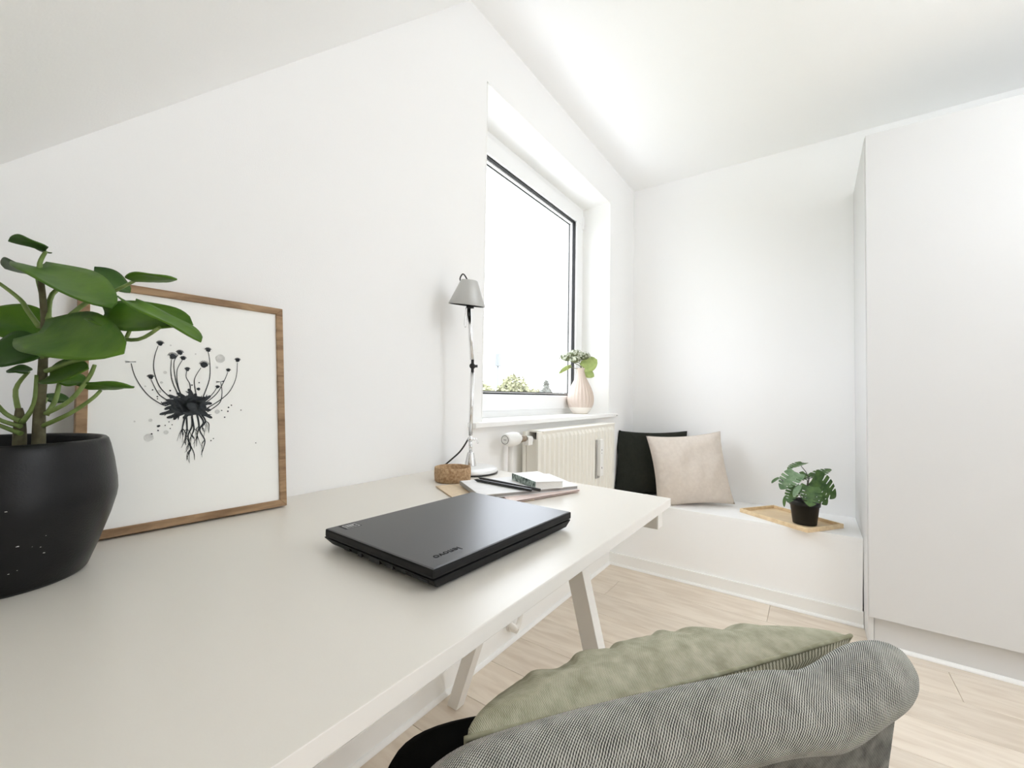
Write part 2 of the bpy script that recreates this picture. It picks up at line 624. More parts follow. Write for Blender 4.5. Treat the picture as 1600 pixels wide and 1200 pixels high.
def slab(bm, O, U, V, N, u0, u1, v0, v1, n0, n1, bev=0.0, mi=0):
    P = [O + U * a + V * b + N * c for c in (n0, n1) for a, b in ((u0, v0), (u1, v0), (u1, v1), (u0, v1))]
    return hexa(bm, P, bev, 2, mi)


# window added in the opposite wall as an unseen source of fill light
rw = bpy.data.objects.new('fill_window', None)
COL.objects.link(rw)
rw['kind'] = 'structure'
for y0, y1, z0, z1 in ((DY0, DY1, DZ0, DZ0 + .08), (DY0, DY1, DZ1 - .08, DZ1), (DY0, DY0 + .08, DZ0 + .08, DZ1 - .08), (DY1 - .08, DY1, DZ0 + .08, DZ1 - .08)):
    bm = nb()
    box(bm, XR + .14, XR + .20, y0, y1, z0, z1, .003)
    obj('frame_rail', bm, M['upvc'], rw)
bm = nb()
box(bm, XR + .168, XR + .172, DY0 + .07, DY1 - .07, DZ0 + .07, DZ1 - .07)
obj('pane', bm, M['glass'], rw)
portal('fill_window_portal', (XR + .26, (DY0 + DY1) / 2, (DZ0 + DZ1) / 2), (0, PI / 2, 0), DZ1 - DZ0, DY1 - DY0)  # guides sky samples through the added fill opening

# ------------------------------------------------------------------ window in the wall
FX0, FX1 = -0.245, -0.180     # fixed frame depth
win = bpy.data.objects.new('window_1', None)
COL.objects.link(win)
win['kind'] = 'structure'
ZB = 0.885                    # top of the sill board


def rails(name, y0, y1, z0, z1, t, x0, x1, m, bev, parent, tb=None):
    tb = tb or t
    for (a, b, c, d) in ((y0, y1, z0, z0 + tb), (y0, y1, z1 - t, z1), (y0, y0 + t, z0 + tb, z1 - t), (y1 - t, y1, z0 + tb, z1 - t)):
        q = nb()
        box(q, x0, x1, a, b, c, d, bev)
        obj(name, q, m, parent)


rails('frame_rail', WY1 - .0, WY2 + .0, ZB - .002, WZ2, .045, FX0, FX1, M['upvc'], .003, win)
rails('sash_rail', WY1 + .036, WY2 - .036, ZB + .028, WZ2 - .040, .075, FX0 + .015, FX1 + .014, M['upvc'], .004, win)
GY0, GY1, GZ0, GZ1 = WY1 + .111, WY2 - .111, ZB + .103, WZ2 - .115
rails('gasket', GY0 - .001, GY1 + .001, GZ0 - .001, GZ1 + .001, .008, FX1 - .012, FX1 + .002, M['gasket'], 0, win)
rails('glazing_bead', GY0 + .006, GY1 - .006, GZ0 + .006, GZ1 - .006, .006, FX0 + .02, FX1 - .014, M['upvc'], 0, win)
rails('spacer_bar', GY0 + .010, GY1 - .010, GZ0 + .010, GZ1 - .010, .006, FX0 + .030, FX0 + .034, M['gasket'], 0, win)
bm = nb()
box(bm, FX0 + .024, FX0 + .029, GY0 + .004, GY1 - .004, GZ0 + .004, GZ1 - .004)
obj('pane', bm, M['glass'], win)
bm = nb()
for zc in (WZ2 - .085,):
    lathe(bm, [(0.0, 0), (.009, 0), (.009, .022), (.007, .024), (.007, .027), (.009, .029), (.009, .075), (.006, .08), (0, .08)], (FX1 + .012, WY2 - .03, zc - .055), 12)
obj('hinge', bm, M['upvc'], win)
bm = nb()
box(bm, FX0, .038, WY1 - .075, WY2 + .052, ZB - .019, ZB, .003)
sill = obj('window_sill', bm, M['sill'], win)
for dy in (0.0, 0.014):
    bm = nb()
    lathe(bm, [(0, 0), (.0028, 0), (.0028, .0012), (0, .0012)], (.0378, WY2 + .030 + dy, ZB - .011), 8, axis=(1, 0, 0))
    obj('screw_hole', bm, M['gasket'], sill)
# plastered reveal with its bright corner bead
bm = nb()
box(bm, FX1 - .01, .0015, WY1 - .0, WY1 + .004, ZB, WZ2)
box(bm, FX1 - .01, .0015, WY2 - .004, WY2, ZB, WZ2)
box(bm, FX1 - .01, .0015, WY1, WY2, WZ2 - .004, WZ2)
obj('reveal_lining', bm, M['trim'], win)
portal('window_daylight', (RV - .02, (WY1 + WY2) / 2, (WZ1 + WZ2) / 2), (0, -PI / 2, 0), WZ2 - WZ1 + .1, WY2 - WY1 + .1)

# ------------------------------------------------------------------ built-in bench, baseboards
YB, ZBN, XBN = 2.426, 0.381, 1.1765
bench = thing('built_in_bench', 'long low white built-in bench filling the niche beside the wardrobe', 'bench', (0.6, YB, 0))
bm = nb()
hexa(bm, [(0.001, YB, .001), (1.1725, YB, .001), (1.1725, YB + .02, .001), (.001, YB + .02, .001), (0.001, YB, ZBN - .018), (1.1772, YB, ZBN - .018), (1.1772, YB + .02, ZBN - .018), (.001, YB + .02, ZBN - .018)])
obj('front_panel', bm, M['bench'], bench)
bm = nb()
box(bm, 0.001, 1.1775, YB - .0005, D - .001, ZBN - .018, ZBN, .002)
obj('seat_board', bm, M['bench'], bench)


def skirting(name, P0, P1, nrm, h=.068, t=.012, bev=.003):
    bm = nb()
    P0, P1 = Vector(P0), Vector(P1)
    u = (P1 - P0).normalized()
    L = (P1 - P0).length
    N = Vector(nrm)
    slab(bm, P0, u, Vector((0, 0, 1)), N, 0, L, 0.001, h, 0, t, bev)
    return struct(name, bm, M['trim'])


def quarter(name, P0, P1, nrm, rr=.012, start=.012):
    bm = nb()
    P0, P1 = Vector(P0), Vector(P1)
    N = Vector(nrm)
    prof = [(0, 0)] + [(rr * math.cos(a), rr * math.sin(a)) for a in [k * PI / 8 for k in range(5)]]
    A = [bm.verts.new(P0 + N * (start + n) + Vector((0, 0, z + .0005))) for n, z in prof]
    B = [bm.verts.new(P1 + N * (start + n) + Vector((0, 0, z + .0005))) for n, z in prof]
    for i in range(len(prof)):
        j = (i + 1) % len(prof)
        bm.faces.new((A[i], A[j], B[j], B[i]))
    bm.faces.new(A)
    bm.faces.new(B[::-1])
    return struct(name, bm, M['trim'])


skirting('baseboard_left', (0, YK, 0), (0, YB, 0), (1, 0, 0), .078)
skirting('baseboard_far', (.012, YB, 0), (XBN, YB, 0), (0, -1, 0), .068)
quarter('trim_1', (0, YK, 0), (0, YB - .012, 0), (1, 0, 0))
quarter('trim_2', (.012, YB, 0), (XBN, YB, 0), (0, -1, 0))
skirting('baseboard_right', (XR, YK, 0), (XR, 2.22, 0), (-1, 0, 0), .078)

# ------------------------------------------------------------------ wardrobe
XW, YW, ZT = 1.182, 2.2406, 2.080
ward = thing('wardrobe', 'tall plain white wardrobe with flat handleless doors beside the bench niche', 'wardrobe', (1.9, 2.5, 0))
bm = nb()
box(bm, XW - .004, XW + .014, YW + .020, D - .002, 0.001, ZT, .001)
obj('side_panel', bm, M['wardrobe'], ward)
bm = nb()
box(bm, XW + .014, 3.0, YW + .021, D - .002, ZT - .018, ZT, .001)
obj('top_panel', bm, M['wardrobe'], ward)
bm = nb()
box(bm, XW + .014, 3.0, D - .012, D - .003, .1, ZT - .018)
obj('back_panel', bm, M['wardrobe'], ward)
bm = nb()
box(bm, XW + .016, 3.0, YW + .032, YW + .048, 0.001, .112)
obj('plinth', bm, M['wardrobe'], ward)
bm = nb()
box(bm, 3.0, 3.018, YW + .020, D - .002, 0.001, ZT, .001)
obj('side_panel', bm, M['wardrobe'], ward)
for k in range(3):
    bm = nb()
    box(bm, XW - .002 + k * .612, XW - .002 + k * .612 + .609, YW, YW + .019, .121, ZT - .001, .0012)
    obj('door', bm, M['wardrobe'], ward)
quarter('trim_3', (XW + .016, YW + .032, 0), (3.0, YW + .032, 0), (0, -1, 0), .013, .0)

# ------------------------------------------------------------------ added fill light in the form of a pendant (outside the picture)
fill_lamp = thing('fill_globe_pendant', 'added fill light shaped as a round opal globe pendant, out of view', 'lamp', (2.15, 1.20, H))
bm = nb()
lathe(bm, [(0, -.001), (.05, -.001), (.05, -.025), (0, -.025)], (2.15, 1.20, H), 32)
tube(bm, [(2.15, 1.20, H - .02), (2.15, 1.20, H - .20)], .003, 8, smooth=1)
lathe(bm, [(0, -.19), (.045, -.19), (.045, -.22), (0, -.22)], (2.15, 1.20, H), 32)
obj('cord_and_canopy', bm, M['trim'], fill_lamp)
bm = nb()
lathe(bm, [(.25 * math.sin(k * PI / 20), -.46 - .25 * math.cos(k * PI / 20)) for k in range(20)] + [(.04, -.213)], (2.15, 1.20, H), 48, caps=False)
obj('globe', bm, M['fillglow'], fill_lamp)  # glowing sphere added to brighten the whole room

# ------------------------------------------------------------------ radiator
RAY0, RAY1, RAZ0, RAZ1 = 1.445, 2.243, 0.30, 0.838
rad = thing('radiator', 'cream ribbed panel radiator with a thermostat under the window', 'radiator', (0.07, 1.85, RAZ0))


def ribbed(bm, xb, xf, y0, y1, z0, z1, n):
    """panel whose face is pressed into vertical ribs"""
    pts = []
    mrg = .022
    pts.append((y0, 0.0))
    pts.append((y0 + mrg, 0.0))
    pitch = (y1 - y0 - 2 * mrg) / n
    for k in range(n):
        a = y0 + mrg + k * pitch
        pts += [(a + pitch * .18, .010), (a + pitch * .58, .010), (a + pitch * .80, 0.0), (a + pitch, 0.0)]
    pts.append((y1, 0.0))
    zs = [(z0, 0), (z0 + .012, 0), (z0 + .03, 1), (z1 - .03, 1), (z1 - .012, 0), (z1, 0)]
    rows = []
    for z, k in zs:
        rows.append([bm.verts.new((xf - .010 + d * k, y, z)) for y, d in pts])
    for A, B in zip(rows, rows[1:]):
        for i in range(len(pts) - 1):
            bm.faces.new((A[i], A[i + 1], B[i + 1], B[i]))
    bk = [bm.verts.new((xb, y, z)) for y, z in ((y0, z0), (y1, z0), (y1, z1), (y0, z1))]
    bm.faces.new(bk)
    bm.faces.new([bk[0]] + [bk[1]] + rows[0][::-1])
    bm.faces.new([bk[3]] + [bk[2]] + rows[-1][::-1])
    bm.faces.new([bk[0], bk[3]] + [r[0] for r in rows[::-1]])
    bm.faces.new([bk[1], bk[2]] + [r[-1] for r in rows[::-1]])


bm = nb()
ribbed(bm, .098, .116, RAY0, RAY1, RAZ0, RAZ1, 19)
fp = obj('front_panel', bm, M['radiator'], rad)
bm = nb()
box(bm, .030, .046, RAY0, RAY1, RAZ0, RAZ1, .004)
obj('rear_panel', bm, M['radiator'], rad)
bm = nb()
for k in range(26):
    yy = RAY0 + .03 + k * (RAY1 - RAY0 - .06) / 25
    box(bm, .0465, .0975, yy - .001, yy + .001, RAZ0 + .03, RAZ1 - .03)
fins = obj('convector_fins', bm, M['radside'], rad)
fins['kind'] = 'stuff'
bm = nb()
box(bm, .034, .112, RAY0 + .03, RAY1 - .004, RAZ1 - .004, RAZ1 + .004, .0015)
obj('top_grille', bm, M['radiator'], rad)
# side end plate, split by the dark seam seen in the photo
bm = nb()
box(bm, .048, .096, RAY0 + .006, RAY0 + .010, RAZ0 + .03, RAZ1 - .03)
obj('end_plate', bm, M['radiator'], rad)
for z in (RAZ0 + .08, RAZ1 - .12):
    for yb in (1.60, 2.08):
        bm = nb()
        box(bm, .001, .0305, yb, yb + .03, z, z + .05)
        obj('wall_bracket', bm, M['radside'], rad)
# valve: connector, brass body, thermostat head
bm = nb()
lathe(bm, [(0, 0), (.011, 0), (.011, .05), (0, .05)], (.072, RAY0 - .045, .806), 14, axis=(0, 1, 0))
box(bm, .058, .088, RAY0 - .042, RAY0 - .010, .788, .822, .003)
valve = obj('valve', bm, M['valvewhite'], rad)
bm = nb()
lathe(bm, [(0, 0), (.013, 0), (.013, .012), (.010, .014), (.010, .022), (.012, .024), (.012, .036), (0, .036)], (.072, RAY0 - .078, .815), 14, axis=(0, 1, 0))
obj('valve_collar', bm, M['brass'], valve)
bm = nb()
lathe(bm, [(0, 0), (.019, 0), (.0225, .003), (.026, .03), (.0265, .055), (.024, .075), (.017, .090), (.012, .098), (0, .098)], (.072, RAY0 - .178, .819), 28, axis=(0, 1, 0))
th = obj('thermostat_head', bm, M['valvewhite'], valve)
bm = nb()
lathe(bm, [(.0150, -.0006), (.0158, -.0010), (.0164, -.0006), (.0164, .0002), (.0150, .0002), (.0150, -.0006)], (.072, RAY0 - .178, .819), 28, axis=(0, 1, 0), caps=False)
random.seed(3)
for k in range(6):
    h_ = random.uniform(.0012, .0028)
    box(bm, .066 + k * .0022, .0675 + k * .0022, RAY0 - .1786, RAY0 - .1779, .8185 - h_ * .4, .8185 + h_ * .6)
obj('dial_mark', bm, M['lapgrey'], valve)
# heat meter clipped to the ribs
my = 2.005
bm = nb()
box(bm, .112, .117, my - .024, my + .020, .575, .768, .002)
mt = obj('meter_backplate', bm, M['meterback'], rad)
bm = nb()
box(bm, .117, .137, my - .017, my + .020, .588, .770, .004)
obj('heat_meter', bm, M['meter'], mt)
for z, s_ in ((.715, .004), (.700, .0025), (.625, .005)):
    bm = nb()
    box(bm, .1368, .1376, my - .004, my - .004 + s_, z, z + s_ * 1.6)
    obj('meter_mark', bm, M['lapgrey'], mt)
# pipes: flow drops from the valve, return loops near the floor
bm = nb()
tube(bm, [(.060, RAY0 - .035, .79), (.060, RAY0 - .035, .70), (.046, RAY0 - .085, .66), (.046, RAY0 - .10, .60), (.046, RAY0 - .10, .15), (.046, RAY0 - .098, .10), (.046, RAY0 - .05, .065)], .0085, 10)
bm.free()
bm = nb()
tube(bm, [(.040, RAY0 - .095, .800), (.040, RAY0 - .095, .40), (.040, RAY0 - .095, .125)], .0105, 12, smooth=1)
tube(bm, [(.040, RAY0 - .095, .125), (.042, RAY0 - .088, .105), (.046, RAY0 - .050, .070)], .0105, 12)
obj('flow_pipe', bm, M['pipe'], rad)
bm = nb()
tube(bm, [(.060, RAY0 + .03, .305), (.060, RAY0 + .02, .22), (.050, RAY0 - .012, .14), (.047, RAY0 - .030, .085), (.047, RAY0 - .046, .068)], .0095, 12)
lathe(bm, [(0, 0), (.013, 0), (.013, .022), (0, .022)], (.060, RAY0 + .03, .292), 12)
obj('return_pipe', bm, M['pipe'], rad)
bm = nb()
lathe(bm, [(0, 0), (.015, 0), (.015, .03), (0, .03)], (.020, RAY0 - .048, .068), 14, axis=(1, 0, 0))
lathe(bm, [(0, 0), (.019, 0), (.019, .006), (0, .006)], (.0125, RAY0 - .048, .068), 14, axis=(1, 0, 0))
obj('pipe_elbow', bm, M['pipe'], rad)
bm = nb()
tube(bm, [(.055, RAY0 - .24, .30), (.030, RAY0 - .235, .20), (.026, RAY0 - .215, .12), (.013, RAY0 - .205, .112)], .003, 6)
bm.free()

# ------------------------------------------------------------------ desk
ZD, TD = 0.740, 0.020
desk = thing('trestle_desk', 'pale grey desk with white trestle legs standing along the window wall', 'desk', (0.36, 0.4, 0))
bm = nb()
hexa(bm, [(.003, -.36, ZD - TD), (.708, -.36, ZD - TD), (.716, 1.070, ZD - TD), (.003, 1.118, ZD - TD),
          (.003, -.36, ZD), (.708, -.36, ZD), (.716, 1.070, ZD), (.003, 1.118, ZD)], .0012, 2)
for f in bm.faces:
    f.normal_update()
    f.material_index = 0 if abs(f.normal.z) > .9 else 1
obj('tabletop', bm, [M['desk'], M['deskedge']], desk)
TZ = ZD - TD
tr = nb()
box(tr, .10, .703, 1.012, 1.048, TZ - .045, TZ - .0005, .003)
trestle = obj('trestle_frame', tr, M['trestle'], desk)


def leg(x0, x1, y, wx, wy):
    """straight bar from the crossbar down to the floor, leaning in X"""
    b = nb()
    zt = TZ - .044
    hexa(b, [(x1 - wx / 2, y - wy / 2, .0005), (x1 + wx / 2, y - wy / 2, .0005), (x1 + wx / 2, y + wy / 2, .0005), (x1 - wx / 2, y + wy / 2, .0005),
             (x0 - wx / 2, y - wy / 2, zt), (x0 + wx / 2, y - wy / 2, zt), (x0 + wx / 2, y + wy / 2, zt), (x0 - wx / 2, y + wy / 2, zt)], .002)
    return b


obj('leg', leg(.305, .070, 1.026, .040, .036), M['trestle'], trestle)
obj('leg', leg(.452, .628, 1.026, .048, .036), M['trestle'], trestle)
tr = nb()
box(tr, .10, .700, -.27, -.22, TZ - .045, TZ - .0005, .003)
trestle2 = obj('trestle_frame', tr, M['trestle'], desk)
obj('leg', leg(.300, .058, -.245, .040, .036), M['trestle'], trestle2)
obj('leg', leg(.452, .628, -.245, .048, .036), M['trestle'], trestle2)
UPV = Vector((0, 0, 1))
# ================================================================== things on the desk
def leaf_mesh(B, T, W, width, shape='ovate', fold=.18, droop=.10, thick=.0012, nl=9, nw=4, wav=0.0, seed=0):
    """a blade from base B to tip T; W is the direction of its width"""
    B, T, W = Vector(B), Vector(T), Vector(W).normalized()
    A = T - B
    L = A.length
    A.normalize()
    W = (W - A * W.dot(A)).normalized()
    N = A.cross(W)
    if N.z < 0:
        N = -N
    bm = nb()

    def half(t):
        if shape == 'ovate':
            return width * .5 * (math.sin(PI * min(1, (t * .93 + .07)) ** .86) ** .60) * (1.0 if t < .999 else 0)
        return width * .5 * (math.sin(PI * (t * .96 + .03)) ** .8)
    top, bot = [], []
    for i in range(nl + 1):
        t = i / nl
        h = half(t) if i < nl else 0.0006
        rt_, rb_ = [], []
        for j in range(-nw, nw + 1):
            s = j / nw
            back = -.10 * L * (abs(s) ** 1.5) * (1 - t) ** 3
            p = B + A * (L * t + back) + W * (h * s)
            p += N * (fold * h * abs(s) ** 1.4 - droop * L * (t * t) + droop * L * t * .9 + wav * h * math.sin(6 * t + 3 * s + seed) * abs(s))
            rt_.append(bm.verts.new(p + N * thick * .5))
            rb_.append(bm.verts.new(p - N * thick * .5))
        top.append(rt_)
        bot.append(rb_)
    m = 2 * nw
    for i in range(nl):
        for j in range(m):
            bm.faces.new((top[i][j], top[i][j + 1], top[i + 1][j + 1], top[i + 1][j]))
            bm.faces.new((bot[i][j], bot[i + 1][j], bot[i + 1][j + 1], bot[i][j + 1]))
        bm.faces.new((top[i][0], top[i + 1][0], bot[i + 1][0], bot[i][0]))
        bm.faces.new((top[i][m], bot[i][m], bot[i + 1][m], top[i + 1][m]))
    for j in range(m):
        bm.faces.new((top[0][j], bot[0][j], bot[0][j + 1], top[0][j + 1]))
        bm.faces.new((top[nl][j], top[nl][j + 1], bot[nl][j + 1], bot[nl][j]))
    return bm


PLEAVES= [([0.2009, 0.0929, 1.1567], [0.1927, 0.0624, 1.1625], [0.966, -0.258, 0.014], 0.042, [[0.1955, 0.0902, 1.121], [0.1944, 0.0888, 1.1408], [0.1914, 0.0862, 1.1548]]), ([0.1773, 0.0894, 1.1294], [0.1123, 0.0674, 1.1428], [0.363, -0.869, 0.337], 0.035, [[0.1954, 0.0905, 1.1139], [0.1861, 0.0897, 1.1222], [0.1773, 0.0894, 1.1294]]), ([0.1904, 0.0861, 1.1361], [0.3225, 0.1326, 1.0784], [-0.212, 0.939, 0.27], 0.056, [[0.1987, 0.0943, 1.0695], [0.1969, 0.0921, 1.0976], [0.1928, 0.0884, 1.1186], [0.1913, 0.0868, 1.1349]]), ([0.1943, 0.1377, 1.1419], [0.2097, 0.1739, 1.1197], [-0.578, 0.592, 0.562], 0.032, [[0.2029, 0.0973, 1.0696], [0.188, 0.1018, 1.1054], [0.1956, 0.1228, 1.1286], [0.1943, 0.1377, 1.1412]]), ([0.2796, 0.1619, 1.123], [0.3125, 0.1973, 1.1289], [0.73, -0.683, 0.021], 0.032, [[0.214, 0.1053, 1.0628], [0.2401, 0.1268, 1.0945], [0.2587, 0.1436, 1.1063], [0.2799, 0.1622, 1.123]]), ([0.2881, 0.133, 1.0719], [0.3651, 0.1999, 1.0651], [-0.434, 0.57, 0.697], 0.05, [[0.2005, 0.097, 1.0274], [0.2363, 0.1159, 1.0368], [0.2716, 0.1343, 1.0483], [0.2952, 0.1446, 1.0583], [0.3167, 0.1533, 1.0668]]), ([0.3429, 0.1468, 1.0837], [0.4086, 0.1948, 1.0399], [-0.561, 0.825, 0.063], 0.04, [[0.2005, 0.0971, 1.0228], [0.2563, 0.1207, 1.0408], [0.2994, 0.1358, 1.0444], [0.3448, 0.1527, 1.0417], [0.3815, 0.1629, 1.0546]]), ([0.1661, 0.0963, 1.0533], [0.1197, 0.0502, 1.0819], [-0.348, 0.722, 0.598], 0.06, [[0.1977, 0.0946, 1.0391], [0.1819, 0.0954, 1.0473], [0.1661, 0.0963, 1.0533]]), ([0.2236, 0.0881, 1.0504], [0.3732, 0.1336, 1.0229], [-0.072, 0.679, 0.73], 0.064, [[0.1986, 0.0956, 1.0297], [0.2115, 0.092, 1.0449], [0.2246, 0.0886, 1.0545]]), ([0.2217, 0.0875, 1.0279], [0.201, 0.0486, 1.0197], [-0.591, 0.149, 0.792], 0.052, [[0.197, 0.0948, 1.0204], [0.2087, 0.0906, 1.0242], [0.2217, 0.0875, 1.0279]]), ([0.2042, 0.1007, 0.9971], [0.258, 0.1261, 1.0079], [-0.38, 0.465, 0.799], 0.034, [[0.2004, 0.0982, 0.99], [0.2019, 0.0992, 0.9935], [0.2042, 0.1007, 0.9971]]), ([0.1887, 0.1143, 0.9943], [0.2001, 0.1348, 0.9908], [-0.679, 0.474, 0.561], 0.026, [[0.2002, 0.0995, 0.9479], [0.2001, 0.107, 0.9666], [0.1954, 0.111, 0.9905], [0.1897, 0.115, 0.994]]), ([0.2294, 0.1312, 0.9826], [0.2654, 0.1689, 0.9853], [0.704, -0.686, 0.185], 0.036, [[0.1954, 0.0966, 0.9337], [0.2203, 0.1177, 0.9505], [0.2389, 0.1343, 0.9697], [0.2436, 0.1414, 0.981]]), ([0.1718, 0.1032, 0.9689], [0.1697, 0.1263, 0.9647], [-0.886, 0.002, 0.463], 0.022, [[0.1936, 0.0945, 0.9571], [0.1836, 0.0995, 0.9639], [0.1724, 0.1036, 0.969]]), ([0.1823, 0.0849, 1.0032], [0.1748, 0.0674, 1.0029], [-0.854, 0.355, 0.381], 0.022, [[0.1731, 0.0803, 0.9473], [0.1688, 0.0762, 0.98], [0.1664, 0.0737, 1.001]]), ([0.1454, 0.0549, 1.1177], [0.1383, 0.0251, 1.1254], [0.947, -0.152, 0.284], 0.05, [[0.1939, 0.0912, 1.0601], [0.1816, 0.0818, 1.0809], [0.174, 0.0759, 1.0948], [0.153, 0.0604, 1.1143], [0.1454, 0.0549, 1.1177]])]
TRUNKS= [[[0.1924, 0.0953, 0.9103], [0.1931, 0.0948, 0.9384], [0.1938, 0.0945, 0.9618], [0.1966, 0.0953, 0.9946], [0.1978, 0.0951, 1.0274], [0.1991, 0.0946, 1.0695], [0.1955, 0.0902, 1.121]], [[0.1726, 0.0812, 0.9099], [0.173, 0.0807, 0.9356], [0.1723, 0.0795, 0.9567]]]
EXTRA= [[[0.1811, 0.0801, 0.9407], [0.1659, 0.0691, 0.9497], [0.1527, 0.0591, 0.968]], [[0.1814, 0.0806, 0.9338], [0.1602, 0.0653, 0.9415], [0.1451, 0.0542, 0.9539]], [[0.1819, 0.0813, 0.9245], [0.1602, 0.0655, 0.9345], [0.1432, 0.0532, 0.9423]], [[0.1829, 0.0815, 0.9384], [0.1953, 0.0894, 0.9619], [0.1983, 0.0903, 0.999]], [[0.2078, 0.0968, 1.0038], [0.2362, 0.1165, 1.0171], [0.2666, 0.1377, 1.0247], [0.2856, 0.1507, 1.0378], [0.2961, 0.1573, 1.0623]], [[0.2076, 0.0985, 0.9505], [0.2323, 0.1154, 0.9672], [0.2513, 0.1279, 0.9954], [0.258, 0.1321, 1.0129]]]
MLEAVES= [([0.996, 2.5371, 0.6082], [1.0701, 2.6369, 0.6559], [-0.826, 0.544, 0.145], 0.06, [[0.9645, 2.5075, 0.4633], [0.9796, 2.5183, 0.5783], [0.9832, 2.5241, 0.6031], [0.996, 2.5371, 0.6082]]), ([0.9974, 2.4889, 0.6137], [1.0948, 2.5362, 0.5277], [0.355, 0.588, 0.727], 0.115, [[0.966, 2.5085, 0.4633], [0.9783, 2.5012, 0.5738], [0.9843, 2.492, 0.608], [0.998, 2.4893, 0.6137]]), ([0.9902, 2.4357, 0.586], [1.0572, 2.4491, 0.504], [0.511, 0.677, 0.53], 0.085, [[0.9675, 2.5096, 0.4633], [0.9769, 2.4709, 0.5362], [0.9902, 2.4357, 0.586]]), ([0.9874, 2.4215, 0.5845], [0.9887, 2.3638, 0.505], [0.951, 0.258, -0.172], 0.09, [[0.966, 2.5087, 0.4597], [0.974, 2.4629, 0.5302], [0.9874, 2.4215, 0.5838]]), ([0.9365, 2.445, 0.6374], [0.8749, 2.3545, 0.5733], [-0.873, 0.368, 0.321], 0.085, [[0.9586, 2.5033, 0.4632], [0.9768, 2.4997, 0.5881], [0.9595, 2.4743, 0.6147], [0.9371, 2.4454, 0.6367]]), ([0.9618, 2.5351, 0.676], [0.8969, 2.4654, 0.6545], [-0.728, 0.685, -0.023], 0.06, [[0.9631, 2.5065, 0.4633], [0.9811, 2.5245, 0.5776], [0.9738, 2.5268, 0.6268], [0.95, 2.5179, 0.6652], [0.9588, 2.5331, 0.6733]]), ([0.9369, 2.4228, 0.5774], [0.9008, 2.3627, 0.5118], [-0.861, 0.509, 0.008], 0.07, [[0.9586, 2.5033, 0.4632], [0.9503, 2.4755, 0.5066], [0.9305, 2.4403, 0.5278], [0.9369, 2.4228, 0.5757]]), ([0.9734, 2.5697, 0.6189], [0.9346, 2.5188, 0.5905], [-0.833, 0.486, 0.265], 0.055, [[0.9645, 2.5075, 0.4633], [0.9766, 2.5325, 0.5793], [0.9831, 2.5567, 0.6018], [0.9734, 2.5697, 0.6182]]), ([0.8681, 2.3728, 0.6148], [0.8406, 2.3419, 0.5909], [-0.668, 0.725, -0.168], 0.03, [[0.9557, 2.5012, 0.4631], [0.9245, 2.4454, 0.5544], [0.8681, 2.3728, 0.6148]]), ([0.8922, 2.393, 0.5238], [0.8871, 2.3909, 0.478], [-0.618, 0.786, 0.034], 0.022, [[0.9557, 2.5012, 0.4631], [0.9299, 2.4606, 0.5205], [0.9015, 2.4196, 0.5344], [0.8922, 2.393, 0.5238]]), ([0.9494, 2.3822, 0.5892], [0.9274, 2.3438, 0.5382], [-0.777, 0.617, -0.128], 0.035, [[0.9586, 2.5033, 0.4632], [0.9539, 2.4421, 0.545], [0.9494, 2.3822, 0.5885]])]


PC = Vector((.158, .068, ZD))
plant = thing('potted_plant', 'fleshy round-leaved green plant in a big black glazed pot on the desk', 'plant', PC)
bm = nb()
RO = [(0, .0005), (.080, .0005), (.083, .004), (.092, .030), (.104, .070), (.1095, .094), (.1105, .104), (.1095, .118), (.1055, .145), (.101, .166), (.0985, .174), (.096, .1765), (.092, .1755), (.0905, .172),
      (.093, .150), (.0935, .10), (.09, .06), (0, .05)]
lathe(bm, RO, PC, 72)
obj('pot', bm, M['pot'], plant)
random.seed(21)
bm = nb()
for k in range(34):
    a = random.uniform(-1.25, .35)
    h = random.uniform(.030, .085) if k < 30 else random.uniform(.09, .165)
    rr_ = (.092 + (h - .030) * .30 if h < .07 else .104 + (h - .07) * .23) if h < .094 else (.1110 if h < .11 else .1105 - (h - .11) * .165)
    q0 = Vector((math.cos(a), math.sin(a), 0))
    q1 = Vector((-q0.y, q0.x, 0))
    sz = random.uniform(.0004, .0016) * (1.6 if k < 5 else .8)
    n_ = 7
    bm.faces.new([bm.verts.new(PC + q0 * (rr_ + .0007) + UPV * (h + sz * .6 * random.uniform(.5, 1.2) * math.sin(2 * PI * j / n_)) + q1 * (sz * 1.3 * random.uniform(.5, 1.2) * math.cos(2 * PI * j / n_))) for j in range(n_)])
sc_o = obj('scuff_marks', bm, M['scuff'], plant, recalc=False)
sc_o['kind'] = 'stuff'
bm = nb()
lathe(bm, [(.093, .145), (.07, .150), (.03, .153), (0, .152)], PC, 24, caps=False)
obj('soil', bm, M['soil'], plant)
for T_ in TRUNKS:
    bm = nb()
    T2 = [[T_[0][0], T_[0][1], ZD + .148]] + T_
    tube(bm, T2, (lambda t: .0072 - .0042 * t) if len(T_) > 4 else (lambda t: .0066 - .0035 * t ** 3), 10)
    obj('trunk', bm, M['bark'], plant)
LDARK = {0, 1, 3, 9, 13, 14}
for i, (B, T, W, wd, ps) in enumerate(PLEAVES):
    lf = obj('leaf', leaf_mesh(B, T, W, wd * (1.18 if i not in (7, 9) else 1.05), fold=.22, droop=.05 if i not in (4, 6, 12) else .02, thick=.0018, nl=14, wav=.10, seed=i), M['leafdark'] if i in LDARK else M['leaf'], plant, True)
    bm = nb()
    ps2 = ps if i in (5, 6, 12) else ps[:-1] + [B]
    tube(bm, ps2, (.0030, .0019), 8)
    obj('petiole', bm, M['petiole'], lf)
for e in EXTRA:
    bm = nb()
    tube(bm, e, (.0030, .0020), 8)
    obj('petiole', bm, M['petiole'], plant)

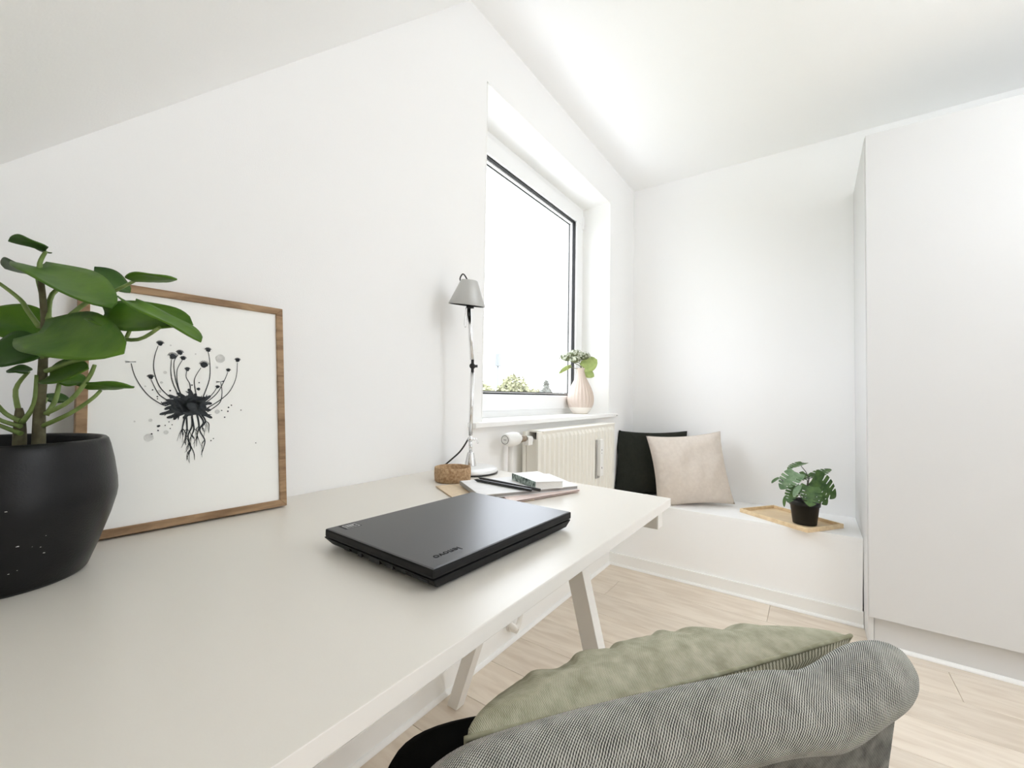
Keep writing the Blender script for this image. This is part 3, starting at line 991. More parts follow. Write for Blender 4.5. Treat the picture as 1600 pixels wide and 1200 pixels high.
# picture leaning on the wall
PO = Vector((.052, .150, .7415))
PU = Vector((.06, .9982, 0)).normalized()
PV = Vector((-.118, .0071, .993)).normalized()
PN = PU.cross(PV)
PWD, PHT = .3166, .425
pic = thing('framed_print', 'oak framed print of a dark ink flower with roots leaning on the wall', 'picture', PO)
fwid = .0135


def mitre(a0, a1, b0, b1):
    """one mitred rail: outer edge a0-a1, inner edge b0-b1 (u,v pairs)"""
    b = nb()
    P = [frame_pt(PO, PU, PV, PN, *q, n) for n in (0, .020) for q in (a0, a1, b1, b0)]
    hexa(b, P, .0008, 1)
    return b


w_, h_, f_ = PWD, PHT, fwid
for q in (((0, 0), (w_, 0), (f_, f_), (w_ - f_, f_)), ((w_, 0), (w_, h_), (w_ - f_, f_), (w_ - f_, h_ - f_)), ((w_, h_), (0, h_), (w_ - f_, h_ - f_), (f_, h_ - f_)), ((0, h_), (0, 0), (f_, h_ - f_), (f_, f_))):
    obj('frame_rail', mitre(*q), M['oak'], pic)
bm = nb()
slab(bm, PO, PU, PV, PN, f_ - .003, w_ - f_ + .003, f_ - .003, h_ - f_ + .003, .010, .0155)
paper = obj('print', bm, M['paper'], pic)
STEMS= [[(0.0658, 0.2865), (0.0702, 0.2667), (0.0789, 0.2468), (0.0911, 0.229), (0.1071, 0.2154), (0.1143, 0.213)], [(0.0926, 0.2597), (0.098, 0.2451), (0.1052, 0.2314), (0.118, 0.2211)], [(0.102, 0.3205), (0.0976, 0.3026), (0.096, 0.2817), (0.0996, 0.2612), (0.1069, 0.243), (0.1216, 0.2258)], [(0.1214, 0.2975), (0.1205, 0.2762), (0.1234, 0.2551), (0.1329, 0.2294)], [(0.1308, 0.3066), (0.1251, 0.293), (0.1262, 0.2694), (0.1309, 0.2459), (0.1386, 0.2247)], [(0.1375, 0.2976), (0.1299, 0.2791), (0.13, 0.2577), (0.1338, 0.2388), (0.1405, 0.2247)], [(0.144, 0.2775), (0.1434, 0.2654), (0.1493, 0.2511), (0.1493, 0.2271)], [(0.1663, 0.2849), (0.1572, 0.266), (0.1562, 0.2513), (0.1602, 0.2247)], [(0.1782, 0.317), (0.1809, 0.2946), (0.1797, 0.262), (0.1682, 0.2248)], [(0.211, 0.2786), (0.2043, 0.2604), (0.1912, 0.2348), (0.1703, 0.215)], [(0.2281, 0.2992), (0.2255, 0.269), (0.2152, 0.2428), (0.1997, 0.2249), (0.1764, 0.2076)], [(0.1988, 0.2577), (0.2008, 0.2375), (0.1964, 0.2173), (0.1764, 0.2003)], [(0.1923, 0.2474), (0.1848, 0.2348), (0.1703, 0.2174)]]
HEADS= [(0.065, 0.2891, -1), (0.0922, 0.2636, 0.0041), (0.105, 0.3253, 0.0046), (0.1232, 0.3036, 0.006), (0.1338, 0.311, 0.0046), (0.1389, 0.3006, 0.0041), (0.1451, 0.2804, 0.0036), (0.1715, 0.2909, 0.0065), (0.178, 0.3205, 0.0043), (0.2121, 0.2823, 0.0034), (0.2286, 0.3042, 0.0043), (0.1977, 0.2589, -1), (0.1934, 0.2484, 0.0031)]
TIPS= [(0.117, 0.232), (0.1134, 0.2227), (0.1074, 0.2165), (0.1045, 0.1972), (0.1148, 0.191), (0.1251, 0.1869), (0.1387, 0.1888), (0.1463, 0.2439), (0.1291, 0.2359), (0.1817, 0.2317), (0.1841, 0.2162), (0.1822, 0.2034), (0.1842, 0.1883), (0.1586, 0.2356), (0.1723, 0.2297), (0.1503, 0.2314), (0.1116, 0.2062)]
ROOTS= [[(0.1522, 0.196), (0.1522, 0.1746), (0.1464, 0.1584), (0.1483, 0.1442), (0.1551, 0.1248), (0.1561, 0.1118)], [(0.1601, 0.1958), (0.1631, 0.1741), (0.1601, 0.1575), (0.1591, 0.1363)], [(0.1631, 0.1957), (0.1702, 0.181), (0.1641, 0.1669), (0.1721, 0.1472), (0.1701, 0.133), (0.1664, 0.1202)], [(0.1435, 0.1939), (0.1448, 0.1702), (0.1429, 0.1539), (0.1426, 0.14)], [(0.1415, 0.1915), (0.1378, 0.1706), (0.1387, 0.1554)], [(0.1662, 0.1969), (0.1732, 0.1833), (0.1681, 0.1715), (0.1722, 0.1616)], [(0.1522, 0.1912), (0.1552, 0.1697), (0.1522, 0.158), (0.1552, 0.1507)], [(0.1483, 0.1442), (0.1503, 0.1323), (0.1464, 0.1233)]]
DOTS= [(0.1987, 0.3053, 0.008, 1), (0.0904, 0.1575, 0.0068, 1), (0.114, 0.165, 0.0036, 1), (0.1925, 0.2004, 0.0041, 1), (0.1122, 0.2729, 0.0027, 1), (0.1072, 0.2545, 0.0022, 1), (0.1925, 0.287, 0.0022, 1), (0.0923, 0.1874, 0.0027, 1), (0.1043, 0.2383, 0.0029, 1), (0.0942, 0.1634, 0.0014, 0), (0.1037, 0.1768, 0.0022, 0), (0.1029, 0.169, 0.0012, 0), (0.2049, 0.1892, 0.0014, 0), (0.2104, 0.2008, 0.0014, 0), (0.2116, 0.2084, 0.0014, 0), (0.2167, 0.2127, 0.0014, 0), (0.2, 0.2028, 0.0012, 0), (0.2335, 0.2027, 0.0012, 0), (0.2596, 0.1352, 0.001, 0), (0.12, 0.3236, 0.0014, 1), (0.1197, 0.2402, 0.0014, 0), (0.0948, 0.2409, 0.0012, 0), (0.1016, 0.2291, 0.0012, 0), (0.1017, 0.225, 0.001, 0), (0.1072, 0.2188, 0.001, 0), (0.0849, 0.247, 0.0014, 1), (0.1622, 0.2442, 0.0027, 0), (0.1522, 0.2512, 0.0014, 0), (0.1634, 0.256, 0.0012, 0), (0.1819, 0.1453, 0.0012, 0), (0.1861, 0.1491, 0.001, 0), (0.1181, 0.1835, 0.001, 0), (0.1227, 0.1783, 0.001, 0), (0.1127, 0.1776, 0.001, 0), (0.12, 0.1715, 0.001, 0), (0.1579, 0.3107, 0.0014, 1), (0.0711, 0.186, 0.0014, 1)]
CENTER= (0.1522, 0.2132)



def ribbon(bm, pts, wd, n0=.0158, n1=.0161, sm=5):
    P = smooth_path([(u, v, 0) for u, v in pts], sm)
    wf = wd if callable(wd) else (lambda t: wd)
    Lr = []
    for i, p in enumerate(P):
        d = (P[min(i + 1, len(P) - 1)] - P[max(i - 1, 0)]).normalized()
        s = Vector((-d.y, d.x, 0)) * wf(i / (len(P) - 1)) * .5
        Lr.append((bm.verts.new(frame_pt(PO, PU, PV, PN, p.x + s.x, p.y + s.y, n1)), bm.verts.new(frame_pt(PO, PU, PV, PN, p.x - s.x, p.y - s.y, n1))))
    for a, b in zip(Lr, Lr[1:]):
        bm.faces.new((a[0], a[1], b[1], b[0]))


def blot(bm, u, v, rr, n=12, jag=.15, n1=.0161, sq=1.0):
    vs = [bm.verts.new(frame_pt(PO, PU, PV, PN, u + rr * (1 + random.uniform(-jag, jag)) * math.cos(2 * PI * k / n), v + sq * rr * (1 + random.uniform(-jag, jag)) * math.sin(2 * PI * k / n), n1)) for k in range(n)]
    bm.faces.new(vs)


random.seed(11)
bm = nb()
for st in STEMS:
    ribbon(bm, st, lambda t: .0010 + .0008 * t)
for (u, v, rr) in HEADS:
    if rr < 0:
        for k in range(6):
            a = random.uniform(-.4, .5) if k % 2 else PI + random.uniform(-.5, .4)
            ribbon(bm, [(u, v), (u + .004 * math.cos(a), v + .003 * math.sin(a)), (u + .007 * math.cos(a), v + .006 * math.sin(a))], .0007, n1=.01612)
    else:
        blot(bm, u, v, rr * .85, 14, .22, .01613)
        for k in range(9):
            a = PI / 2 + (k - 4) * .32
            ribbon(bm, [(u, v), (u + rr * 1.35 * math.cos(a), v + rr * 1.25 * math.sin(a))], .0010, n1=.01614, sm=1)
cu, cv = CENTER
blot(bm, cu + .001, cv, .0215, 26, .10, .01616, .92)
for (u, v) in TIPS:
    mu_, mv_ = cu + (u - cu) * .45, cv + (v - cv) * .45
    du, dv = u - cu, v - cv
    ln = math.hypot(du, dv)
    px_, py_ = -dv / ln, du / ln
    wob = random.uniform(-.003, .003)
    path = [(cu + du * .2, cv + dv * .2), (mu_, mv_), (cu + du * .75 + px_ * wob, cv + dv * .75 + py_ * wob), (u, v)]
    ribbon(bm, path, lambda t: .0095 * (1 - t) ** .6 + .0006 + .0014 * abs(math.sin(9 * t)), n1=.01618)
    for k in range(2):
        t = .55 + .2 * k
        bu, bv = cu + du * t, cv + dv * t
        s = 1 if (k + len(path)) % 2 else -1
        ribbon(bm, [(bu, bv), (bu + du * .14 + px_ * .005 * s, bv + dv * .14 + py_ * .005 * s)], lambda t: .0032 * (1 - t) + .0003, n1=.0162, sm=1)
for rtp in ROOTS:
    ribbon(bm, rtp, lambda t: .0026 * (1 - t) ** .7 + .0005, n1=.01617)
    for k in range(4):
        q = random.choice(rtp[1:-1])
        s = random.choice((-1, 1))
        ribbon(bm, [q, (q[0] + s * random.uniform(.002, .006), q[1] - random.uniform(.006, .012)), (q[0] + s * random.uniform(.001, .008), q[1] - random.uniform(.016, .026))], lambda t: .0009 * (1 - t) + .0003, n1=.01617)
for u, v, rr, pale in DOTS:
    if not pale:
        blot(bm, u, v, rr, 9, .25)
obj('ink_drawing', bm, M['ink'], paper, recalc=False)
bm = nb()
for u, v, rr, pale in DOTS:
    if pale:
        blot(bm, u, v, rr, 16, .08, .0160)
obj('ink_wash', bm, M['wash'], paper, recalc=False)

# laptop, closed
LA, LB_, LC, LD = Vector((.375, .379, 0)), Vector((.622, .361, 0)), Vector((.634, .690, 0)), Vector((.387, .718, 0))
lu = (LD - LA).normalized()      # along the long side, away from the camera
lv = Vector((lu.y, -lu.x, 0))    # towards the room
LL, LW = .338, .247
LO = LA + Vector((0, 0, ZD))
lap = thing('laptop', 'closed black laptop lying on the grey desk', 'laptop', LO + lu * LL / 2 + lv * LW / 2)
UPV = Vector((0, 0, 1))
bm = nb()
P = [LO + lu * a + lv * b + UPV * z for z, ins in ((.004, .011), (.0165, .0005)) for a, b in ((0 + ins, -.006 + ins), (LL - ins, -.006 + ins), (LL - ins, LW - ins * .35), (0 + ins, LW - ins * .35))]
hexa(bm, P, .002, 2)
base_ = obj('base', bm, M['lapside'], lap)
for a, b in ((.04, .03), (LL - .04, .03), (.04, LW - .03), (LL - .04, LW - .03)):
    bm = nb()
    lathe(bm, [(0, 0.0004), (.008, 0.0004), (.008, .006), (0, .006)], LO + lu * a + lv * b, 12)
    obj('rubber_foot', bm, M['black'], base_)
bm = nb()
slab(bm, LO, lu, lv, UPV, 0, LL, 0, LW, .0175, .0305, .0032)
bmesh.ops.recalc_face_normals(bm, faces=bm.faces)
for f in bm.faces:
    f.material_index = 0 if f.normal.z > .95 else 1
lid = obj('lid', bm, [M['lapblack'], M['lapside']], lap)
for f in lid.data.polygons:
    f.use_smooth = False
bm = nb()
for a in (.05, LL - .09):
    slab(bm, LO, lu, lv, UPV, a, a + .045, -.004, .010, .010, .026, .003)
obj('hinge', bm, M['lapside'], lap)
for b0, b1, z0, z1 in ((.050, .064, .0075, .0125), (.085, .094, .0065, .0125), (.112, .136, .0065, .0130), (.152, .166, .0075, .0125), (.185, .192, .008, .0125), (.205, .235, .0085, .012)):
    bm = nb()
    ins = .0052
    slab(bm, LO, lu, lv, UPV, ins - .0022, ins + .004, b0, b1, z0 + .001, z1 + .001, .0004)
    obj('port', bm, M['lapport'], base_)
cu_ = bpy.data.curves.new('wordmark', 'FONT')
cu_.body = 'lenovo'
cu_.size = .0165
cu_.extrude = .00012
cu_.space_character = 1.06
wt = bpy.data.objects.new('wordmark_text', cu_)
COL.objects.link(wt)
bpy.context.view_layer.update()
wme = bpy.data.meshes.new_from_object(wt.evaluated_get(bpy.context.evaluated_depsgraph_get()))
bpy.data.objects.remove(wt)
wm = link('wordmark', wme)
wme.materials.clear()
wme.materials.append(M['lapgrey'])
wm.matrix_world = Matrix.Translation(LO + lu * .0745 + lv * (LW - .0325) + UPV * .03065) @ Matrix((-lu, lv, UPV)).transposed().to_4x4()
wm.parent = lid
bm = nb()
slab(bm, LO, lu, lv, UPV, .018, .046, .006, .029, .0304, .0307)
stk = obj('sticker', bm, M['lapside'], lid)
bm = nb()
for u0, u1, v0, v1 in ((.022, .044, .010, .0112), (.022, .044, .0268, .028), (.022, .0232, .0112, .0268), (.0428, .044, .0112, .0268), (.025, .041, .0135, .0155), (.025, .038, .0175, .0192), (.025, .041, .0212, .0225)):
    slab(bm, LO, lu, lv, UPV, u0, u1, v0, v1, .0307, .03078)
obj('sticker_print', bm, M['silverprint'], stk)

# desk lamp
lamp = thing('desk_lamp', 'slim aluminium desk lamp with a conical grey shade on a round base', 'lamp', (.112, 1.028, ZD))
LCX = Vector((.116, 1.022, ZD))
bm = nb()
lathe(bm, [(0, .0005), (.082, .0005), (.0855, .002), (.087, .008), (.086, .013), (.082, .0155), (.05, .0175), (0, .018)], LCX, 56)
lb = obj('base', bm, M['lampwhite'], lamp)
bm = nb()
lathe(bm, [(.084, .0004), (.0876, .0008), (.0878, .0045), (.0865, .005), (.084, .004)], LCX, 56, caps=False)
obj('base_rim', bm, M['black'], lb)
j0 = Vector((.1079, 1.0334, .7565))
j1 = Vector((.1082, 1.0307, .8424))
j2 = Vector((.1146, 1.0272, 1.0745))
j3 = Vector((.1050, 1.0150, 1.262))
bm = nb()
lathe(bm, [(0, 0), (.0185, 0), (.0185, .004), (.011, .042), (.010, .044), (0, .044)], j0, 24)
tube(bm, [j0 + UPV * .04, j1], .0052, 12, smooth=1)
obj('stem', bm, M['alu'], lamp)
va = (j2 - j1).normalized()
vb = (j3 - j2).normalized()
side = Vector((.816, .577, 0))
bm = nb()
tube(bm, [j1 + va * .012, j2 - va * .020], .0062, 14, smooth=1)
obj('lower_arm', bm, M['alu'], lamp)
bm = nb()
tube(bm, [j2 + vb * .020, j3 - vb * .006], .0062, 14, smooth=1)
obj('upper_arm', bm, M['alu'], lamp)


def joint(p, m, r=.0085):
    b = nb()
    lathe(b, [(0, -.008), (r, -.008), (r, .008), (0, .008)], p, 16, axis=side.cross(UPV))
    lathe(b, [(0, 0), (.0045, 0), (.0045, .016), (0, .016)], p, 10, axis=side)
    tube(b, [p - UPV * .022, p + UPV * .022], .0048, 10, smooth=1)
    return obj('joint', b, m, lamp)


k1 = joint(j1, M['alu'])
bm = nb()
tube(bm, [j1 + side * .010, j1 + side * .020, j1 + side * .024 - UPV * .014], .0022, 8)
obj('wing_screw', bm, M['alu'], k1)
k2 = joint(j2, M['black'], .009)
joint(j3, M['black'], .007)
# shade: a tilted truncated cone
ax = (Vector((.1058, 1.0117, 1.3431)) - Vector((.0989, 1.0095, 1.2697))).normalized()
sc_ = Vector((.1000, 1.0120, 1.2675))
ax = (UPV * 1.0 + side * .085 + Vector((.65, -.76, 0)) * .15).normalized()
bm = nb()
lathe(bm, [(.0585, 0), (.0590, .001), (.0275, .0765), (.025, .079), (.0, .0795)], sc_, 40, axis=ax, caps=False)
sh = obj('shade', bm, M['lampgrey'], lamp)
bm = nb()
lathe(bm, [(.0578, .0006), (.0262, .0745), (0, .076)], sc_, 40, axis=ax, caps=False)
obj('shade_liner', bm, M['black'], sh)
bm = nb()
lathe(bm, [(0, .004), (.008, .004), (.018, .030), (.016, .046), (.010, .055), (.010, .072), (0, .072)], sc_, 20, axis=ax)
obj('bulb', bm, M['lampwhite'], sh)
bm = nb()
tube(bm, [(.0860, .9977, 1.341), (.0830, .9956, 1.352), (.0885, .9990, 1.3655), (.0945, 1.0032, 1.3640), (.1033, 1.0099, 1.3460)], .0022, 10)
obj('cable_loop', bm, M['black'], sh)
bm = nb()
tube(bm, [(.0990, 1.0090, 1.262), (.0955, 1.0075, 1.225), (.0948, 1.0070, 1.203), (.0975, 1.0090, 1.198), (.0998, 1.0105, 1.204), (.1020, 1.0120, 1.255)], .0011, 6)
obj('pull_handle', bm, M['alu'], sh)
bm = nb()
tube(bm, [tuple(j1 + Vector((-.004, -.003, .004))), (.0930, 1.0200, .822), (.0798, 1.012, .8005), (.0600, .9990, .778), (.040, .985, .757), (.026, .968, .7435), (.022, 1.00, .7428), (.019, 1.05, .7428), (.010, 1.10, .742)], .0026, 8)
obj('power_cord', bm, M['black'], lamp)
bm = nb()
tube(bm, [(.018, 1.050, .743), (.024, 1.085, .748), (.040, 1.105, .7465), (.070, 1.118, .7430)], .0026, 8)
bm.free()

# cork dish
CK = Vector((.168, .888, ZD))
ck = obj('cork_dish', (lambda b: (lathe(b, [(0, .0005), (.046, .0005), (.0500, .003), (.0515, .020), (.0510, .036), (.0505, .0395), (.0480, .0400), (.0465, .0385), (.046, .008), (0, .006)], CK, 48), b)[1])(nb()), M['cork'])
tag(ck, 'small round cork dish beside the lamp base', 'dish')


def quad_stack(name, P4, z0, z1, mtop, medge, label, cat, spine=None, group=None, bev=.0006):
    """a flat book from four plan corners: two covers, a page block and a spine"""
    c = sum((Vector((p[0], p[1], 0)) for p in P4), Vector()) / 4
    t = thing(name, label, cat, (c.x, c.y, z0), group)
    cv_ = min(.0016, (z1 - z0) * .22)
    P = [Vector((p[0], p[1], 0)) for p in P4]
    def layer(za, zb, ins):
        b = nb()
        Q = [p + (c - p).normalized() * ins for p in P]
        hexa(b, [q + UPV * za for q in Q] + [q + UPV * zb for q in Q], bev, 1)
        return b
    obj('back_cover', layer(z0, z0 + cv_, 0), mtop, t)
    obj('page_block', layer(z0 + cv_, z1 - cv_, .0025), medge, t)
    obj('front_cover', layer(z1 - cv_, z1, 0), mtop, t)
    if spine is not None:
        a, b_ = P[spine[0]], P[spine[1]]
        d = (b_ - a).normalized()
        n = Vector((-d.y, d.x, 0))
        if n.dot(c - a) > 0:
            n = -n
        b = nb()
        slab(b, a + UPV * z0, d, UPV, n, 0, (b_ - a).length, 0, z1 - z0, -.0015, .001, .0004)
        obj('spine', b, spine[2], t)
    return t


zz = ZD + .0004
quad_stack('paper_booklet', [(.190, .800), (.395, .690), (.470, .842), (.262, .952)], zz, zz + .0028, M['kraft'], M['darkedge'], 'thin kraft paper booklet lying lowest, its corner showing by the cork dish', 'notebook')
quad_stack('pink_notebook', [(.268, .918), (.448, .772), (.517, .985), (.340, 1.090)], zz + .0030, zz + .0068, M['pink'], M['darkedge'], 'thin pale pink notebook under the large grey notebook', 'notebook')
NB4 = [(.241, .838), (.384, .746), (.511, .985), (.368, 1.082)]
quad_stack('large_notebook', NB4, zz + .0070, zz + .0165, M['greycover'], M['greyedge'], 'large pale grey notebook carrying two black pencils and a small notebook', 'notebook', (0, 1, M['greyedge']))
ZN = zz + .0166
SN4 = [(.338, .938), (.448, .879), (.496, .933), (.375, 1.008)]
quad_stack('small_notebook', SN4, ZN, ZN + .0175, M['whitecover'], M['pages'], 'small white notebook with a green patterned spine on top of the notebooks', 'notebook', (0, 1, M['patterncover']))


def pencil(p0, p1, label):
    p0, p1 = Vector(p0), Vector(p1)
    d = (p1 - p0).normalized()
    L = (p1 - p0).length
    t = thing('pencil', label, 'pencil', p0 - UPV * .0038, 'black pencils on the notebook')
    b = nb()
    lathe(b, [(0, .014), (.0037, .014), (.0037, L), (0, L)], p0, 6, axis=d)
    for f in b.faces:
        f.smooth = False
    obj('shaft', b, M['pencil'], t)
    b = nb()
    lathe(b, [(.0006, .003), (.0036, .0145)], p0, 10, axis=d)
    tp = obj('sharpened_tip', b, M['black'], t)
    b = nb()
    lathe(b, [(0, 0), (.0006, .0032), (0, .0034)], p0, 8, axis=d)
    obj('point', b, M['graphite'], tp)


pencil((.262, .884, ZN + .0040), (.472, .862, ZN + .0040), 'black pencil on the grey notebook, the one nearer the small white notebook')
pencil((.270, .858, ZN + .0040), (.458, .846, ZN + .0040), 'black pencil on the grey notebook, the one nearer the laptop')

# ================================================================== window sill: vase and flower
VC = Vector((-.088, 2.215, ZB))
vase = thing('bud_vase', 'pear-shaped blush ceramic vase with a narrow neck on the window sill', 'vase', VC)
bm = nb()
nseg = 96
prof = [(.036, .0005), (.041, .002), (.050, .012), (.063, .032), (.0655, .038)]
lathe(bm, [(0, .0005)] + prof, VC, 64, caps=False)
obj('foot', bm, M['vasebase'], vase)
bm = nb()
body = [(.0655, .038), (.0715, .055), (.0745, .075), (.0740, .095), (.0695, .120), (.060, .148), (.047, .175), (.035, .198), (.0275, .218), (.0240, .236), (.0240, .250), (.0265, .260), (.0255, .262), (.0225, .258), (.0205, .236), (.024, .21), (.03, .19), (.03, .10), (0, .05)]
lathe(bm, body, VC, nseg, caps=False)
for v in bm.verts:
    h = v.co.z - VC.z
    if .040 < h < .225:
        a = math.atan2(v.co.y - VC.y, v.co.x - VC.x)
        k = 1 + .026 * math.sin(a * 22) * min(1, (.225 - h) / .05)
        v.co.x = VC.x + (v.co.x - VC.x) * k
        v.co.y = VC.y + (v.co.y - VC.y) * k
obj('body', bm, M['vase'], vase)
flo = thing('hydrangea_stem', 'pale green hydrangea flower with lime leaves standing in the vase', 'flower', VC + UPV * .10)
VT = Vector((-.0800, 2.2050, ZB + .255))
random.seed(5)
heads_ = [(Vector((-.150, 2.160, 1.205)), .042), (Vector((-.112, 2.185, 1.222)), .046), (Vector((-.075, 2.208, 1.214)), .044), (Vector((-.100, 2.165, 1.190)), .034)]
bm = nb()
for hc, hr in heads_[:3]:
    tube(bm, [(VC.x, VC.y, ZB + .11), tuple(VT), tuple(VT.lerp(hc, .55) + Vector((.004, 0, 0))), tuple(hc)], (.0022, .0014), 7)
tube(bm, [tuple(VT), (-.120, 2.170, 1.147), (-.150, 2.150, 1.1555)], (.0018, .0012), 7)
obj('stem', bm, M['stem'], flo)
for hc, hr in heads_:
    bm = nb()
    for k in range(70):
        d = Vector((random.gauss(0, 1), random.gauss(0, 1), abs(random.gauss(0, 1)) * .9 - .25)).normalized()
        p = hc + Vector((d.x * hr, d.y * hr, d.z * hr * .62))
        s_ = random.uniform(.0045, .0075)
        t1 = d.orthogonal().normalized()
        t2 = d.cross(t1)
        ph = random.uniform(0, PI)
        for q in range(4):
            a = ph + q * PI / 2
            e = t1 * math.cos(a) + t2 * math.sin(a)
            g = t1 * -math.sin(a) + t2 * math.cos(a)
            vs = [bm.verts.new(x) for x in (p, p + e * s_ * .7 + g * s_ * .5 + d * s_ * .25, p + e * s_ * 1.3 + d * s_ * .1, p + e * s_ * .7 - g * s_ * .5 + d * s_ * .25)]
            bm.faces.new(vs)
    hd = obj('flower_head', bm, M['floret'], flo, recalc=False)
    bm = nb()
    bmesh.ops.create_icosphere(bm, subdivisions=2, radius=1.0)
    for v in bm.verts:
        n_ = noise.noise(v.co * 3)
        v.co = hc + Vector((v.co.x * hr * .88, v.co.y * hr * .88, v.co.z * hr * .5)) * (1 + .12 * n_)
    obj('flower_core', bm, M['floretdark'], hd)
side2 = Vector((.82, .57, 0))
lv_ = [((-.072, 2.208, 1.150), (-.004, 2.252, 1.196), (-.35, -.2, .9), .088), ((-.072, 2.208, 1.136), (-.018, 2.244, 1.098), (.35, .2, .85), .055), ((-.128, 2.165, 1.156), (-.186, 2.128, 1.112), (-.1, -.62, .55), .030)]
for i, (B, T, W, wd) in enumerate(lv_):
    lf = obj('leaf', leaf_mesh(B, T, W, wd, fold=.15, droop=.22 if i == 2 else .05, thick=.0008, wav=.15, seed=i), M['limeleaf'], flo, True)
    if i < 2:
        bm = nb()
        tube(bm, [tuple(VT), B], .0014, 6, smooth=1)
        obj('petiole', bm, M['stem'], lf)

# ================================================================== bench: pillows, tray, small plant
def pillow_grid(wd, ht, th, nu=34, nv=34, pinch=.085, sag=0.0, seed=0, wr=.006, backk=1.0, folds=()):
    """a soft square cushion standing in local XZ, thickness along local Y"""
    bm = nb()
    F_, B_ = [], []
    uvl = bm.loops.layers.uv.new('UVMap')
    for i in range(nu + 1):
        fr_, bk_ = [], []
        for j in range(nv + 1):
            u = -1 + 2 * i / nu
            v = -1 + 2 * j / nv
            px_ = 1 - pinch * (1 - v * v) ** 1.0 * abs(u) ** 2 - .0
            pz_ = 1 - pinch * (1 - u * u) ** 1.0 * abs(v) ** 2
            x = u * wd / 2 * (px_ + .0)
            z = v * ht / 2 * pz_
            e = max(0.0, (1 - u * u)) ** .42 * max(0.0, (1 - v * v)) ** .42
            t = th / 2 * e
            t *= 1 - .22 * v * (1 if sag else 0)
            p3 = Vector((x * 9, z * 9, seed * 3.1))
            ed = min(1.0, 4.5 * (1 - max(abs(u), abs(v))))
            fold_ = noise.noise(Vector((x * 22 + seed, z * 7, seed))) * wr + noise.noise(p3 * 1.3) * wr * 1.2
            rad_ = math.atan2(v, u)
            fold_ += wr * .8 * math.sin(rad_ * 22 + seed) * max(0, max(abs(u), abs(v)) - .72) * 3
            for u0, sl, am in folds:
                dd = u - u0 - sl * (1 - v)
                fold_ += .55 * am * (.5 * math.exp(-((dd + .05) / .045) ** 2) + .5 * math.exp(-((dd - .05) / .045) ** 2) * -.6 + math.exp(-(dd / .022) ** 2) * .9) * max(0.0, min(1.0, (v - .25) / .45))
            fr_.append(bm.verts.new((x, -t + fold_ * ed, z)))
            fold2 = noise.noise(Vector((x * 20 - seed, z * 8, seed + 9))) * wr
            bk_.append(bm.verts.new((x, t * backk + fold2 * ed, z)) if 0 < i < nu and 0 < j < nv else fr_[-1])
        F_.append(fr_)
        B_.append(bk_)
    for i in range(nu):
        for j in range(nv):
            f = bm.faces.new((F_[i][j], F_[i + 1][j], F_[i + 1][j + 1], F_[i][j + 1]))
            f.material_index = 0
            f.smooth = True
            try:
                g = bm.faces.new((B_[i][j], B_[i][j + 1], B_[i + 1][j + 1], B_[i + 1][j]))
                g.material_index = 1
                g.smooth = True
            except ValueError:
                pass
    for f in bm.faces:
        for lp in f.loops:
            lp[uvl].uv = (lp.vert.co.x, lp.vert.co.z)
    rim = [F_[i][0].co.copy() for i in range(nu + 1)] + [F_[nu][j].co.copy() for j in range(1, nv + 1)] + [F_[i][nv].co.copy() for i in range(nu - 1, -1, -1)] + [F_[0][j].co.copy() for j in range(nv - 1, 0, -1)]
    return bm, rim


def place(bm, Mx):
    for v in bm.verts:
        v.co = Mx @ v.co


def throw_pillow(label, loc, yaw, lean, wd, ht, th, m, seed, roll=0.0):
    Mx = Matrix.Translation(loc) @ Matrix.Rotation(yaw, 4, 'Z') @ Matrix.Rotation(-lean, 4, 'X') @ Matrix.Rotation(roll, 4, 'Y') @ Matrix.Translation((0, 0, ht / 2))
    t = thing('throw_pillow', label, 'pillow', loc)
    bm, rim = pillow_grid(wd, ht, th, 44, 44, seed=seed, wr=.010)
    place(bm, Mx)
    zmin = ZBN + .001
    for v in bm.verts:
        if v.co.z < zmin:
            v.co.z = zmin + random.uniform(0, .0004)
        v.co.y = min(v.co.y, D - .004)
        v.co.x = max(v.co.x, .004)
    obj('cover', bm, [m, m], t, True, recalc=True)
    b = nb()
    R_ = [Mx @ p for p in rim[::2]]
    for p in R_:
        p.z = max(p.z, zmin + .0012)
        p.y = min(p.y, D - .006)
        p.x = max(p.x, .006)
    tube(b, R_ + [R_[0]], .0017, 6, smooth=1)
    obj('seam', b, m, t)


throw_pillow('charcoal pillow in the bench corner behind the oatmeal pillow', (.200, 2.628, ZBN), .56, .22, .47, .405, .17, M['darkcloth'], 2)
throw_pillow('oatmeal linen pillow leaning on the charcoal pillow on the bench', (.462, 2.555, ZBN), .52, .28, .425, .410, .19, M['beigecloth'], 5, -.09)

tray = thing('wooden_tray', 'shallow pale wooden tray on the white bench under the small plant', 'tray', (.900, 2.570, ZBN))
TU = Vector((.819, -.574, 0)).normalized()
TV = Vector((.574, .819, 0)).normalized()
TO = Vector((.898, 2.566, ZBN + .0006)) - TU * .182 - TV * .122
bm = nb()
slab(bm, TO, TU, TV, UPV, 0, .364, 0, .244, 0, .005, .001)
obj('tray_base', bm, M['bamboo'], tray)
for u0, u1, v0, v1 in ((0, .364, 0, .008), (0, .364, .236, .244), (0, .008, .008, .236), (.356, .364, .008, .236)):
    bm = nb()
    slab(bm, TO, TU, TV, UPV, u0, u1, v0, v1, .005, .020, .0015)
    obj('tray_rim', bm, M['bamboo'], tray)


